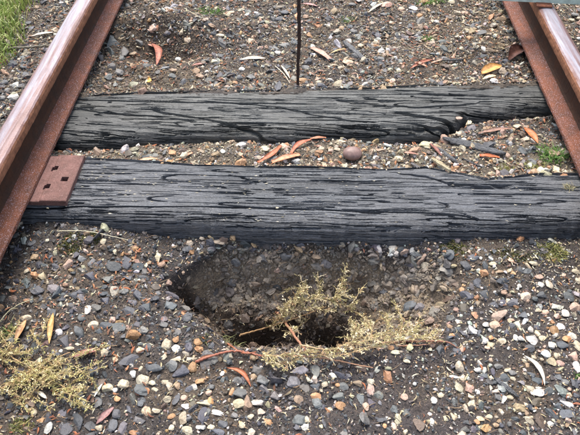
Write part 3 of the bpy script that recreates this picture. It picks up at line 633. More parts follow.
def field(n, r0, r1, baseV, baseF, ntemp, flat, mat, name, label, cat, seed, dens, power=2.2, tilt=.3, sink=.3, hard=True, soil=0., wall=False):
    r = np.random.default_rng(seed)
    x = r.uniform(-1.25, 1.25, n*4); y = r.uniform(.36, 2.35, n*4)
    if wall: x = r.uniform(-.26, .34, n*4); y = near_f(x)+r.uniform(-.10, .004, n*4)
    c = (MC @ (np.stack([x, y, np.full(len(x), -.06)]) - CAM[:, None])); px = 290+F*c[0]/-c[2]; py = 217.5-F*c[1]/-c[2]
    inframe = (px > -40) & (px < 620) & (py > -30) & (py < 480)
    k = (inframe | (r.uniform(size=len(x)) < .12)) & ~onsleeper(x, y, .006) & (r.uniform(size=len(x)) < dens(x, y, px, py))
    k &= ~((np.abs(np.abs(x)-HG) < .06) & (y < 5) & (H(x, y) > -.022))
    x, y = x[k][:n], y[k][:n]
    rad = r0+(r1-r0)*r.uniform(size=len(x))**power
    # keep clear of the picked stones
    if hard:
        ok = np.ones(len(x), bool)
        for s in stones:
            ok &= (np.abs(x-s['p'][0]) > s['L']*.8+rad*.5) | (np.abs(y-s['p'][1]) > s['W']*.8+rad*.5)
        x, y, rad = x[ok], y[ok], rad[ok]
    m = len(x); T = np.stack([rockify(baseV, np.random.default_rng(seed*31+q), 7, .07, .3, .8) for q in range(ntemp)])
    nrm = normal(x, y); R = rots(m, tilt, nrm); W = zone_w(x, y); W[:, 2:4] *= (2.0 if soil > .2 and not wall else 1.0); W /= W.sum(1, keepdims=True)
    ci = (W.cumsum(1) > r.uniform(size=(m, 1))).argmax(1); col = PALA[ci]*r.uniform(.6, 1.25, (m, 1))*(1+r.normal(scale=.05, size=(m, 3)))
    pdp = pit_depth(x, y); sc_ = soilcol(x, y, pdp)*r.uniform(.35, 2.4, (m, 1)); mm = (r.uniform(size=(m, 1)) < soil); col = np.where(mm, sc_, col)
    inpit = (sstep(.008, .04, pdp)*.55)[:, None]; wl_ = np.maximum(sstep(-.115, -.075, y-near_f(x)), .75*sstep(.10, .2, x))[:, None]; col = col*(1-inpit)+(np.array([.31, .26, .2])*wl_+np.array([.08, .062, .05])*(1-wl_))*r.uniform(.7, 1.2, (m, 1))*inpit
    fl = np.where(np.isin(ci, [0, 1, 7]), flat, .65)
    sc = np.stack([rad*r.uniform(.85, 1.5, m), rad*r.uniform(.6, 1, m), rad*fl*r.uniform(.7, 1.2, m)], -1)
    V = T[r.integers(0, ntemp, m)]*sc[:, None]; V = np.einsum('nij,nvj->nvi', R, V)
    V += (np.stack([x, y, H(x, y)], -1)+nrm*(sc[:, 2:]*(1-2*sink)*.8))[:, None]
    Fc = baseF[None]+(np.arange(m)*len(baseV))[:, None, None]
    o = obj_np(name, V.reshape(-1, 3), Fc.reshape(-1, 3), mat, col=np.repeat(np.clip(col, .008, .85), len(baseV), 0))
    tag(o, label, cat, kind='stuff'); return o
def dens_med(x, y, px, py):
    d = .55+.45*vn(x*9, y*9, 61)
    d = np.where((y > 1.42) & (px > 95) & (px < 200) & (py > 40), d*.45, d)
    d = np.where((y < .9) & (px > 330) & (px < 470) & (py > 345), d*.5, d)
    d = np.where((y < .9) & (px > 40) & (px < 110) & (py > 270) & (py < 330), d*.6, d)
    d = np.where(pit_depth(x, y) > .012, 1.3, d)
    return np.clip(d, .12, 1)
field(1500, .0085, .016, B1, F1, 16, .42, M_gravel, 'coarse_gravel', 'coarse dark angular ballast chips strewn over the soil', 'gravel', 3, dens_med, 1.4, .28, .3)
field(11000, .0038, .0085, B0, F0, 30, .5, M_gravel, 'gravel', 'mixed grey, brown and cream gravel covering the ground', 'gravel', 4, dens_med, 1.8, .45, .3, True, .15)
OCT = np.array([(1, 0, 0), (-1, 0, 0), (0, 1, 0), (0, -1, 0), (0, 0, 1), (0, 0, -1.)]); FO = np.array([(0, 2, 4), (2, 1, 4), (1, 3, 4), (3, 0, 4), (2, 0, 5), (1, 2, 5), (3, 1, 5), (0, 3, 5)])
field(36000, .0018, .0042, B0, F0, 24, .6, M_grit, 'coarse_grit', 'coarse grit scattered between the stones', 'grit', 6, lambda x, y, px, py: np.clip(.6+.5*vn(x*13, y*13, 71), .15, 1), 1.8, .6, .35, False, .3)
field(80000, .0011, .0026, OCT, FO, 24, .7, M_grit, 'fine_grit', 'fine pale and dark grit covering the soil', 'grit', 7, lambda x, y, px, py: np.clip(.7+.5*vn(x*17, y*17, 72), .2, 1), 1.6, .7, .3, False, .4)

allp = lambda x, y, px, py: np.where(pit_depth(x, y) > .006, 1., 0.)
field(330, .0055, .014, B1, F1, 16, .6, M_gravel, 'wall_stones', 'stones half buried in the back wall of the pit', 'gravel', 14, allp, 1.5, .35, .42, False, .1, True)
field(5000, .0012, .005, B0, F0, 24, .7, M_grit, 'wall_crumbs', 'soil crumbs and grit on the back wall of the pit', 'grit', 15, allp, 2.0, .6, .35, False, .75, True)

# the small picked stones left over, one mesh
A = Acc(); r6 = np.random.default_rng(9)
for s in rest:
    T = rockify(B1, r6, 10, .01)*np.array([s['L']*1.1, s['W']*1.1, max(s['h'], .0022)]); cy, sy = math.cos(s['yaw']), math.sin(s['yaw'])
    A.add(T@np.array([[cy, sy, 0], [-sy, cy, 0], [0, 0, 1]])+s['p']+np.array([0, 0, s['h']*.5]), F1, np.clip(np.array(PAL[s['c']])*r6.uniform(.8, 1.2), 0, .85))
o = A.build('small_pebbles', M_gravel); tag(o, 'small cream, orange and grey pebbles dotted through the gravel', 'gravel', kind='stuff')

# ------------------------------------------------------------------ litter: straw, bark crumbs and needles
def litter(n, name, label, cols, lmin, lmax, seed, keep, wfac=.14):
    r = np.random.default_rng(seed); x = r.uniform(-1.2, 1.2, n*6); y = r.uniform(.36, 2.3, n*6)
    c = (MC @ (np.stack([x, y, np.full(len(x), -.06)]) - CAM[:, None])); px = 290+F*c[0]/-c[2]; py = 217.5-F*c[1]/-c[2]
    k = (px > -30) & (px < 610) & (py > -25) & (py < 460) & (r.uniform(size=len(x)) < keep(x, y, px, py)); x, y = x[k][:n], y[k][:n]
    m = len(x); on = onsleeper(x, y, 0); z = np.where(on, ZT+.0015, H(x, y)+.003)
    edge = on & ((y < near_f(x)+.035) | ((y > far_f(x)) & (y < far_f(x)+.035))); z = np.where(edge, z-.004, z)
    L = r.uniform(lmin, lmax, m)/2; w_ = L*wfac*r.uniform(.7, 1.6, m); yaw = r.uniform(0, 6.28, m); yaw = np.where(on, r.normal(0, .25, m), yaw)
    t = np.array([-1, -.35, .35, 1]); pr = np.array([.35, 1, .9, .15])
    bend = r.normal(0, .35, m)[:, None]*L[:, None]*(1-t**2); lift = r.uniform(.0, .25, m)[:, None]*L[:, None]*(1-t**2); tilt = r.normal(0, .18, m)[:, None]*L[:, None]*t*(~on)[:, None]
    ax = np.cos(yaw)[:, None]; ay = np.sin(yaw)[:, None]
    V = []
    for sd, dz in ((1, 0), (-1, 0), (0, .8)):
        off = bend+sd*w_[:, None]*pr
        V.append(np.stack([x[:, None]+ax*t*L[:, None]-ay*off, y[:, None]+ay*t*L[:, None]+ax*off, z[:, None]+lift+tilt+dz*w_[:, None]*pr], -1))
    V = np.stack(V, 2)                        # m,4,3,3
    f = []
    for i in range(3):
        for a, b_ in ((0, 2), (2, 1), (1, 0)): f.append((i*3+a, i*3+b_, i*3+3+b_, i*3+3+a))
    f = np.array(f)[None]+(np.arange(m)*12)[:, None, None]
    col = np.array(cols)[r.integers(0, len(cols), m)]*r.uniform(.7, 1.2, (m, 1))
    o = obj_np(name, V.reshape(-1, 3), f.reshape(-1, 4), M_bark, col=np.repeat(col, 12, 0)); tag(o, label, 'litter', kind='stuff')
STR = [(.5, .42, .25), (.42, .34, .2), (.6, .55, .4), (.3, .2, .12)]; RED = [(.36, .13, .06), (.3, .12, .07), (.42, .2, .1), (.2, .1, .06)]
litter(5200, 'straw_litter', 'pale straw and leaf crumbs scattered over the ballast', STR, .005, .017, 31,
       lambda x, y, px, py: np.where(onsleeper(x, y, -.004), 0, np.where(y > 1.4, .9, np.where(px > 360, .45, .35))*(.6+.4*vn(x*7, y*7, 5))))
litter(2600, 'bark_litter', 'rusty red-brown bark flakes scattered over the ballast', RED, .004, .018, 32,
       lambda x, y, px, py: np.where(onsleeper(x, y, -.004), 0, np.where(y > 1.4, .6, np.where((y < .92) & (px < 150), .7, np.where(y > 1.1, 1, .14)))*(.5+.5*vn(x*8, y*8, 6))), .22)
litter(2400, 'pink_bark_crumbs', 'small pinkish and cream crumbs spread over the left foreground', [(.5, .27, .18), (.55, .4, .28), (.36, .16, .1), (.6, .5, .36)], .003, .009, 36,
       lambda x, y, px, py: np.where(onsleeper(x, y, -.004), 0, np.exp(-((px-75)/48)**2-((py-298)/34)**2)+.6*np.exp(-((px-160)/40)**2-((py-258)/16)**2)), .35)
litter(6500, 'fine_rootlets', 'thin brown rootlets and needles over the soil', [(.2, .14, .09), (.28, .2, .12), (.12, .09, .07)], .012, .034, 34,
       lambda x, y, px, py: np.where(onsleeper(x, y, -.004), 0, np.where(y > 1.4, .6+.3*vn(x*6, y*6, 8), np.where(pit_depth(x, y) > .02, .7, .12))), .035)
litter(650, 'leaf_fragments', 'torn scraps of pink, tan and dark brown leaves behind the far sleeper', [(.46, .28, .2), (.5, .4, .28), (.22, .1, .06), (.1, .06, .045), (.55, .47, .34)], .009, .026, 37,
       lambda x, y, px, py: np.where(onsleeper(x, y, -.004), 0, np.where(y > 1.42, .5+.5*vn(x*6, y*6, 9)+.3*(px > 400), 0)), .24)
litter(1500, 'straw_flecks', 'tiny pale straw flecks caught in the cracks of the near sleeper', [(.62, .56, .42), (.5, .44, .3)], .003, .009, 33,
       lambda x, y, px, py: np.where(onsleeper(x, y, .012) & (y < 1.2) & (px < 540) & (vn(x*5, y*30, 8) > -.1), .9, .15)*np.where(px < 300, 1, .4)*(y < 1.2)*onsleeper(x, y, .012), .22)

# ------------------------------------------------------------------ leaves and strips
def gz(x, y):
    if np.abs(x) < .8 and far_f(x)-.03 < y < far_f(x)+.06: return max(float(H(x, min(y, far_f(x)-.02))), -.045)
    return ZT+.001 if onsleeper(x, y, .003) else float(H(x, y))
def atl(px, py):                     # points tucked under the front edge of the far sleeper stay on the soil
    p = at(px, py, -.036)
    if far_f(p[0])-.03 < p[1] < far_f(p[0])+.06: return p
    return atg(px, py)
def leaf(p0, p1, w_px, col, label, bow=0., curl=.25, lift=.006, name='dry_leaf', cat='leaf', belly=.5, mid_c=None, n=12, thick=.0006, blunt=0.):
    a = atl(*p0); b_ = atl(*p1); a[2] = gz(a[0], a[1]); b_[2] = gz(b_[0], b_[1]); wd = w_px/ppm(*a)/2
    ax = b_-a; L = np.linalg.norm(ax); ax /= L; side = np.cross([0, 0, 1.], ax); side /= np.linalg.norm(side)
    t = np.linspace(0, 1, n+1); m = 6; u = np.linspace(-1, 1, m+1)
    prof = np.sin(np.pi*np.clip(t, 0, 1)**(math.log(.5)/math.log(belly)))**.8; prof = np.maximum(prof, blunt); prof[0] = max(prof[0]*0, .12, blunt*.9); prof[-1] = max(.04, blunt*.8)
    P = a[None, None]+ax*L*t[:, None, None]+side*(wd*prof[:, None]*u[None, :]+bow*L*(np.sin(np.pi*t))[:, None])[..., None]
    z = lift+curl*wd*(u[None, :]**2)*prof[:, None]+.12*wd*vn(t[:, None]*6+a[0]*40, u[None, :]*2, 3)+.05*L*np.sin(np.pi*t)[:, None]
    P[..., 2] += z
    gzz = np.vectorize(lambda x, y: gz(x, y))(P[..., 0], P[..., 1])+.001; P[..., 2] = np.maximum(P[..., 2], gzz)
    P2 = P.copy(); P2[..., 2] -= thick
    V = np.concatenate([P.reshape(-1, 3), P2.reshape(-1, 3)]); nn_ = (n+1)*(m+1)
    f = gridfaces(n+1, m+1); f2 = f[:, ::-1]+nn_
    rim = [i*(m+1) for i in range(n+1)]+[n*(m+1)+j for j in range(1, m+1)]+[i*(m+1)+m for i in range(n-1, -1, -1)]+[j for j in range(m-1, 0, -1)]
    rf = [(rim[k], rim[(k+1) % len(rim)], rim[(k+1) % len(rim)]+nn_, rim[k]+nn_) for k in range(len(rim))]
    c = np.tile(np.array(col, float), (len(V), 1)); uu = np.tile(np.abs(u), 2*(n+1)); c *= (1+.25*(uu[:, None] < .2))*(1+.25*rng.normal(size=(len(V), 1))*.5)
    o = obj_np(name, V, [f, f2, np.array(rf)], M_dryleaf, smooth=True, col=np.clip(c*.85+.02, 0, .85))
    tag(o, label, cat); return o
OR = (.4, .16, .06); CO = (.36, .12, .07); PK = (.42, .2, .16); PALE = (.7, .6, .46); TN = (.42, .26, .14); YO = (.7, .36, .07)
leaf((227, 369), (251, 388), 4.8, (.42, .13, .05), 'orange curved leaf lying in front of the pit', bow=.16, curl=.5)
leaf((524, 357), (544, 387), 5.0, (.78, .72, .6), 'white sickle-shaped leaf lying on the right foreground gravel', bow=.14, curl=.4, belly=.45)
leaf((16, 343), (27, 321), 7, (.55, .3, .14), 'tan and orange leaf standing at the left edge of the foreground', curl=.3)
leaf((50, 345), (54, 314), 6, (.56, .34, .12), 'long ochre leaf upright in the left foreground', curl=.4)
leaf((73, 358), (101, 350), 6.5, (.42, .17, .13), 'pink leaf flat on the left foreground gravel', curl=.2)
leaf((97, 425), (115, 408), 7, (.25, .12, .11), 'dull purplish leaf near the bottom left of the photo', curl=.2)
leaf((240, 61), (266, 60), 6, PALE, 'pale pointed leaf lying behind the far sleeper', curl=.25)
leaf((152, 45), (157, 67), 7, CO, 'upright red leaf behind the far sleeper', curl=.3, bow=.1)
leaf((148, 46), (160, 50), 5, (.5, .22, .14), 'short coral leaf crossing the upright red leaf', curl=.3)
leaf((192, 67), (208, 65), 3.6, (.4, .16, .12), 'thin pinkish red leaf right of the white pebble behind the far sleeper')
leaf((481, 76), (501, 68), 12, (.66, .33, .09), 'bright orange leaf behind the right end of the far sleeper', curl=.35, belly=.4, lift=.01)
leaf((482, 81), (496, 77), 5, (.78, .62, .4), 'cream underside leaf below the bright orange leaf', curl=.2)
leaf((508, 62), (523, 50), 14, (.14, .05, .03), 'dark brown curled leaf beside the right rail', curl=.8, lift=.008)
leaf((311, 49), (331, 62), 7, (.55, .3, .22), 'broad pinkish bark strip behind the far sleeper', blunt=.7, name='bark_strip', cat='bark')
leaf((410, 70), (432, 61), 5, (.4, .14, .08), 'red crinkled leaf between the dark stick and the orange leaf', curl=.5)
leaf((414, 64), (426, 68), 5, (.5, .25, .16), 'short coral leaf tucked beside the red crinkled leaf', curl=.5)
leaf((430, 65), (445, 61), 3, (.5, .32, .22), 'thin pink leaf left of the bright orange leaf')
leaf((302, 5), (318, 8), 4, (.45, .22, .2), 'pink leaf at the top of the photo right of the rod')
leaf((330, 55), (346, 50), 2.6, (.6, .42, .2), 'thin yellow leaf left of the dark weathered stick')
leaf((368, 14), (384, 4), 3.5, (.6, .5, .36), 'narrow cream leaf near the top middle of the photo')
leaf((146, 83), (152, 82), 9, YO, 'small yellow-orange leaf against the back of the far sleeper', belly=.5)
leaf((31, 38), (55, 34), 4.5, (.72, .6, .48), 'pale pinkish leaf left of the left rail', curl=.2)
leaf((14, 32), (24, 44), 2.4, (.45, .4, .28), 'narrow straw leaf left of the left rail')
leaf((281, 67), (290, 80), 2.6, (.68, .6, .45), 'slim white straw leaf just left of the rod')
leaf((258, 165), (281, 148), 6, (.44, .13, .05), 'orange bark strip slanting between the sleepers', bow=-.1, blunt=.6, name='bark_strip', cat='bark', lift=.01)
leaf((272, 164), (300, 156), 7.5, (.6, .26, .13), 'broad coral bark strip between the sleepers', blunt=.65, name='bark_strip', cat='bark', lift=.006)
leaf((291, 156), (311, 144), 6, (.45, .12, .05), 'orange-red bark strip tucked under the far sleeper', bow=.12, blunt=.6, name='bark_strip', cat='bark', lift=.01)
leaf((310, 142), (326, 140), 4, (.48, .2, .1), 'short orange bark strip right under the far sleeper edge', blunt=.5, name='bark_strip', cat='bark')
leaf((137, 163), (158, 160), 4.5, (.6, .38, .22), 'cream and pink bark strip at the left between the sleepers', blunt=.5, name='bark_strip', cat='bark')
leaf((180, 161), (193, 154), 4.5, (.55, .26, .14), 'small coral bark strip between the sleepers near the left', blunt=.5, name='bark_strip', cat='bark')
leaf((237, 163), (246, 161), 3, (.5, .22, .12), 'tiny orange bark strip left of the slanting orange strips', blunt=.5, name='bark_strip', cat='bark')
leaf((523, 130), (537, 146), 7.5, (.5, .15, .04), 'orange leaf lying left of the right rail grass', curl=.3, lift=.01)
leaf((479, 157), (499, 159), 5, (.5, .12, .03), 'vivid red-orange bark strip below the grey splinter', blunt=.7, name='bark_strip', cat='bark')
leaf((478, 135), (511, 130), 5, (.3, .16, .11), 'long brown bark strip behind the grey splinter', blunt=.5, name='bark_strip', cat='bark')
leaf((402, 154), (418, 156), 3, (.42, .2, .14), 'thin pink bark strip right of the round mauve stone', blunt=.4, name='bark_strip', cat='bark')
leaf((429, 145), (441, 157), 4, (.2, .07, .05), 'dark red bark splinter beside the cream wood sliver', blunt=.5, name='bark_strip', cat='bark')
leaf((197, 362), (214, 356), 3.4, (.34, .15, .08), 'brown curled leaf scrap in front of the pit', curl=.5)
leaf((95, 398), (103, 385), 3, (.72, .7, .62), 'thin white leaf scrap beside the yellow sprigs', curl=.3)
leaf((38, 392), (48, 400), 4, (.66, .6, .5), 'cream leaf scrap within the yellow sprigs', curl=.2)

# splinters of wood
def plank(p0, p1, w_px, thick, mat, label, name='wood_splinter', cat='splinter', zoff=.004, seed=1, tip=.25):
    a = atl(*p0); b_ = atl(*p1); a[2] = gz(a[0], a[1])+zoff; b_[2] = gz(b_[0], b_[1])+zoff; wd = w_px/ppm(*a)/2; n = 26
    L = np.linalg.norm(b_-a); r = np.random.default_rng(seed); t = np.linspace(0, 1, n)
    prof = (1-.75*np.abs(2*t-1)**3)*(1+.12*r.normal(size=n)); prof[0] *= tip; prof[-1] *= tip
    sec = np.array([(-1, -.9), (-.35, -1), (.4, -1), (1, -.8), (.95, .5), (.7, 1), (.35, .82), (.05, 1.05), (-.3, .85), (-.6, 1), (-.9, .6)])
    P = np.zeros((n, len(sec), 3)); P[..., 0] = (t*L)[:, None]
    P[..., 1] = wd*sec[None, :, 0]*prof[:, None]+.1*wd*vn(t[:, None]*5, np.zeros((1, len(sec))), seed); P[..., 2] = thick/2*sec[None, :, 1]*(.6+.4*prof[:, None])+.12*thick*r.normal(size=(1, len(sec)))+.05*thick*r.normal(size=(n, len(sec)))
    cap = [np.array([list(range(len(sec)))]), np.array([list(range(n*len(sec)-1, (n-1)*len(sec)-1, -1))])]
    o = obj_np(name, P.reshape(-1, 3), [gridfaces(n, len(sec), True)[:, ::-1]]+[c_ for c_ in cap], mat)
    dv = b_-a; o.location = a+np.array([0, 0, thick/2]); o.rotation_euler = (0, -math.atan2(dv[2], math.hypot(dv[0], dv[1])), math.atan2(dv[1], dv[0]))
    tag(o, label, cat); return o
plank((442, 140), (505, 157), 8.5, .011, M_splinter, 'long grey board splinter lying between the sleepers at the right', seed=2)
plank((432, 147), (457, 165), 4.5, .008, M_splinter, 'short dark grey splinter left of the long grey one', seed=3)
plank((431, 160), (449, 178), 4.8, .007, M_palewood, 'cream coloured wood sliver beside the grey splinters', seed=4)
plank((462, 160), (482, 169), 2.2, .004, M_splinter, 'thin dark splinter in front of the long grey splinter', seed=8)
plank((343, 43), (368, 65), 5.5, .009, M_splinter, 'dark weathered stick behind the far sleeper', name='weathered_stick', cat='stick', seed=5)
plank((493, 379), (518, 399), 4.2, .006, M_splinter, 'curved dark stone-like wood chip low on the right', name='weathered_stick', cat='stick', seed=6)
plank((430, 62), (466, 61), 1.6, .004, M_splinter, 'long thin dark stick left of the bright orange leaf', name='weathered_stick', cat='stick', seed=7)

# round stone between the sleepers
V = B2.copy(); V = ico(3)[0]; F3 = ico(3)[1]
p = atg(352, 156); V = V*np.array([.0265, .022, .0165])*(1+.03*vn(V[:, :1]*2+3, V[:, 1:2]*2, 4))
o = obj_np('round_stone', V, F3, M_round, smooth=True); o.location = (p[0], p[1], float(H(p[0], p[1]))+.009); o.rotation_euler = (.1, .06, .15)
tag(o, 'round mauve stone sitting in the grit between the sleepers', 'stone')

# ------------------------------------------------------------------ twigs
def P3(px, py, h):
    """a point h above the ground that the photo shows at this pixel"""
    z = -.05+h
    for _ in range(10):
        q = at(px, py, z); z = .5*z+.5*(float(H(q[0], q[1]))+h)
    q = at(px, py, z); return np.array([q[0], q[1], z])
def twig(pts, r0, r1, col, label=None, parent=None, name='twig', cat='twig', seed=0):
    pth = smooth_path([P3(*q) for q in pts], 10*len(pts)); pth += np.random.default_rng(seed).normal(scale=r0*.25, size=pth.shape)
    A = Acc(); V, Fs = tube(pth, np.linspace(r0, r1, len(pth)), 7, .2, seed); A.add(V, Fs, col)
    o = A.build(name, M_bark, parent, True)
    if label: tag(o, label, cat)
    return o
twig([(-12, 50, .01), (10, 48, .018), (30, 47, .022), (52, 45, .012)], .0042, .0032, (.16, .14, .1), 'straight grey twig left of the left rail', seed=1)
twig([(0, 322, .01), (8, 312, .018), (20, 304, .02), (33, 299, .012)], .0014, .001, (.42, .38, .24), 'thin wavy straw at the left edge of the foreground', name='straw', cat='straw', seed=2)
twig([(88, 165, .0), (106, 156, .004), (120, 152, .004)], .0012, .0008, (.3, .25, .16), 'thin straw lying at the left between the sleepers', name='straw', cat='straw', seed=3)
twig([(57, 231, .012), (85, 231, .012), (106, 235, .01), (128, 240, .008)], .0011, .0008, (.55, .5, .35), 'pale straw along the foot of the near sleeper on the left', name='straw', cat='straw', seed=4)
twig([(184, 8, .01), (196, 15, .02), (208, 20, .01)], .0012, .0008, (.5, .44, .3), 'thin straw slanting beside the green tuft at the top', name='straw', cat='straw', seed=5)
twig([(275, 66, .006), (283, 73, .012), (290, 83, .004)], .0013, .0009, (.62, .55, .42), 'bent pale straw left of the foot of the rod', name='straw', cat='straw', seed=6)
twig([(449, 201, .0), (453, 205, .0)], .001, .0008, (.5, .44, .3), 'tiny straw stub on the near sleeper', name='straw', cat='straw', seed=7)

# ------------------------------------------------------------------ dead branch with scale-like foliage
def spray(A, pth, cols, r, spacing, blen, leaf_l, dens=1.0, spread=.6):
    """branchlets and scale leaves along a path"""
    seg = np.linalg.norm(np.diff(pth, axis=0), axis=1); tot = seg.sum(); n = max(2, int(tot/spacing*dens)); cum = np.concatenate([[0], seg.cumsum()])
    LV = []; LC = []
    for k in range(n):
        s = tot*(k+r.random())/n; i = min(np.searchsorted(cum, s)-1, len(pth)-2); i = max(i, 0); u = (s-cum[i])/(seg[i]+1e-9); p = pth[i]*(1-u)+pth[i+1]*u
        T = pth[i+1]-pth[i]; T /= np.linalg.norm(T)+1e-9
        dr = T*r.uniform(.3, 1)+r.normal(size=3)*spread; dr[2] = abs(dr[2])*.5+r.normal()*.15; dr /= np.linalg.norm(dr)
        L = blen*r.uniform(.4, 1.2)*(1-.4*s/tot); m = max(3, int(L/leaf_l*2.2)); bend = r.normal(size=3)*.25
        prev = p
        path = [p+dr*L*q+bend*L*q*q for q in np.linspace(0, 1, 4)]
        c = np.array(cols[r.integers(len(cols))])*r.uniform(.7, 1.2)
        V, Fs = tube(np.array(path), np.linspace(.0008, .0004, 4), 3, .1, k); A.add(V, Fs, c*.8)
        for j in range(m):
            q = (j+.5)/m; b0 = p+dr*L*q+bend*L*q*q; dl = dr*r.uniform(.4, 1)+r.normal(size=3)*.55; dl /= np.linalg.norm(dl); ll = leaf_l*r.uniform(.6, 1.3)
            sd = np.cross(dl, r.normal(size=3)); sd /= np.linalg.norm(sd)+1e-9; w_ = ll*.19
            LV += [b0, b0+dl*ll*.5+sd*w_, b0+dl*ll, b0+dl*ll*.5-sd*w_]; LC += [c*r.uniform(.8, 1.2)]*4
    LV = np.array(LV); A.add(LV, np.arange(len(LV)).reshape(-1, 4), np.array(LC))
YG = [(.74, .62, .35), (.63, .54, .27), (.82, .71, .48), (.52, .46, .22), (.48, .32, .18)]
BR = (.3, .15, .09)
def branch(label, stems, sprays, cols=YG, blen=.023, leaf_l=.0062, name='dead_branch', seed=3, spacing=.0025):
    root = empty(name, tuple(P3(*stems[0][0][0]))) if stems else empty(name, tuple(P3(*sprays[0][0])))
    tag(root, label, 'branch'); off = np.array(root.location)
    r = np.random.default_rng(seed)
    for pts, ra, rb, col in stems:
        pth = smooth_path([P3(*q) for q in pts], 12*len(pts)); pth += r.normal(scale=ra*.2, size=pth.shape)
        A = Acc(); V, Fs = tube(pth-off, np.linspace(ra, rb, len(pth)), 7, .2, seed); A.add(V, Fs, col); A.build('stem', M_bark, root, True)
    for pts in sprays:
        dens = 1.
        if isinstance(pts[-1], float): dens = pts[-1]; pts = pts[:-1]
        pth = smooth_path([P3(*q) for q in pts], 8*len(pts))-off
        A = Acc(); V, Fs = tube(pth, np.linspace(.0013, .0006, len(pth)), 5, .15, seed); A.add(V, Fs, (.4, .3, .16))
        spray(A, pth, cols, r, spacing, blen, leaf_l, dens); A.build('foliage_spray', M_leafy, root)
branch('dead branch with dry yellow-green foliage arching out of the pit',
       [([(276, 312, .02), (285, 322, .035), (296, 338, .03), (306, 352, .02)], .0038, .0025, BR),
        ([(240, 335, .04), (262, 329, .05), (284, 322, .055), (316, 311, .05)], .0022, .0014, (.42, .26, .13)),
        ([(262, 356, .015), (290, 356, .02), (322, 358, .02), (348, 363, .014), (373, 368, .01)], .0022, .0012, (.36, .2, .12)),
        ([(196, 362, .006), (215, 355, .012), (235, 351, .012), (262, 356, .01)], .003, .002, (.28, .1, .06)),
        ([(228, 344, .004), (243, 353, .012), (256, 352, .006)], .002, .0012, (.3, .11, .06)),
        ([(300, 345, .03), (330, 350, .03), (365, 348, .02), (392, 343, .016)], .002, .0012, (.4, .28, .16))],
       [[(281, 314, .04), (290, 306, .06), (305, 300, .07), (325, 299, .07), (345, 306, .05), 1.4],
        [(288, 308, .06), (298, 294, .08), (306, 287, .08), 1.4], [(276, 322, .04), (292, 313, .06), (312, 308, .07), (334, 312, .06), 1.4], [(270, 330, .03), (280, 316, .05), (290, 300, .06), 1.4], [(352, 344, .03), (366, 328, .05), (382, 318, .05), .5], [(320, 354, .03), (345, 345, .04), (372, 340, .04), (405, 337, .03), .6],
        [(300, 302, .07), (303, 288, .09), (300, 276, .09), .6],
        [(315, 304, .07), (320, 290, .09), (318, 277, .1), 1.4],
        [(330, 306, .07), (338, 292, .09), (343, 278, .11), (345, 266, .12), 1.4],
        [(336, 300, .07), (345, 292, .08), (344, 280, .09), 1.4],
        [(348, 312, .05), (355, 300, .07), (362, 287, .08), .5],
        [(310, 296, .08), (300, 288, .08), (283, 292, .06), .5],
        [(345, 306, .05), (360, 315, .04), (372, 322, .03)],


        [(345, 350, .03), (355, 335, .05), (350, 322, .06), .7],
        [(262, 352, .02), (275, 356, .03), (295, 354, .035), (315, 352, .03), 1.5],
        [(268, 362, .02), (285, 364, .025), (300, 358, .025), 1.3],
        [(300, 352, .03), (330, 356, .03), (362, 350, .025), (400, 340, .02), .8],
        [(340, 346, .03), (370, 336, .035), (395, 334, .03), (425, 336, .02), .8],
        [(384, 338, .03), (388, 325, .05), (384, 314, .05), .7],
        [(400, 336, .03), (402, 320, .05), (393, 302, .07), .8],
        [(408, 336, .03), (416, 326, .04), (420, 316, .05), .8],
        [(425, 338, .02), (432, 332, .03), (438, 330, .03)],
        [(310, 318, .05), (300, 326, .05), (290, 334, .04), .6],
        [(365, 345, .03), (372, 330, .05), (362, 322, .05), .6]])
branch('dry twig with sparse foliage right of the pit', [([(376, 343, .01), (400, 342, .014), (425, 341, .016), (446, 342, .012), (458, 348, .004)], .0026, .0014, (.26, .12, .08)),
       ([(398, 346, .01), (420, 345, .012), (438, 343, .012)], .0014, .001, (.34, .18, .12))], [[(400, 341, .02), (420, 338, .022), (440, 340, .014)]], name='dry_twig', seed=5)
twig([(408, 328, .02), (422, 322, .03), (432, 314, .02)], .0018, .001, (.1, .08, .06), 'short dark twig behind the right end of the dead branch', seed=11)
# sprigs at the left edge of the foreground
sp = []
for k in range(46):
    r_ = random.Random(k); bx, by = r_.uniform(-8, 78), r_.uniform(346, 402)
    if bx > 45 and by < 360: by += 12
    ang = r_.uniform(-.7, .9); L = r_.uniform(18, 38); sp.append([(bx, by, .006), (bx+L*.5*math.cos(ang), by-L*.5*math.sin(ang), .02), (bx+L*math.cos(ang+r_.uniform(-.4, .4)), by-L*math.sin(ang), .012), .75])
for bx, by, ex, ey in ((-4, 330, 14, 352), (2, 345, 20, 322), (-5, 362, 18, 338), (40, 340, 48, 318), (84, 352, 108, 346), (70, 378, 100, 362), (60, 390, 88, 402), (30, 330, 44, 352)):
    sp.append([(bx, by, .008), ((bx+ex)/2, (by+ey)/2, .022), (ex, ey, .012), .8])
branch('dry yellow sprigs creeping over the left foreground', [([(-10, 395, .006), (15, 380, .014), (40, 366, .014), (70, 352, .01)], .0018, .001, (.38, .24, .12)), ([(0, 350, .006), (25, 365, .014), (60, 385, .012), (85, 400, .006)], .0016, .001, (.4, .28, .14))],
       sp, cols=[(.72, .63, .3), (.8, .7, .42), (.58, .53, .22), (.58, .42, .22)], name='yellow_sprig', seed=8, blen=.015, leaf_l=.0058)

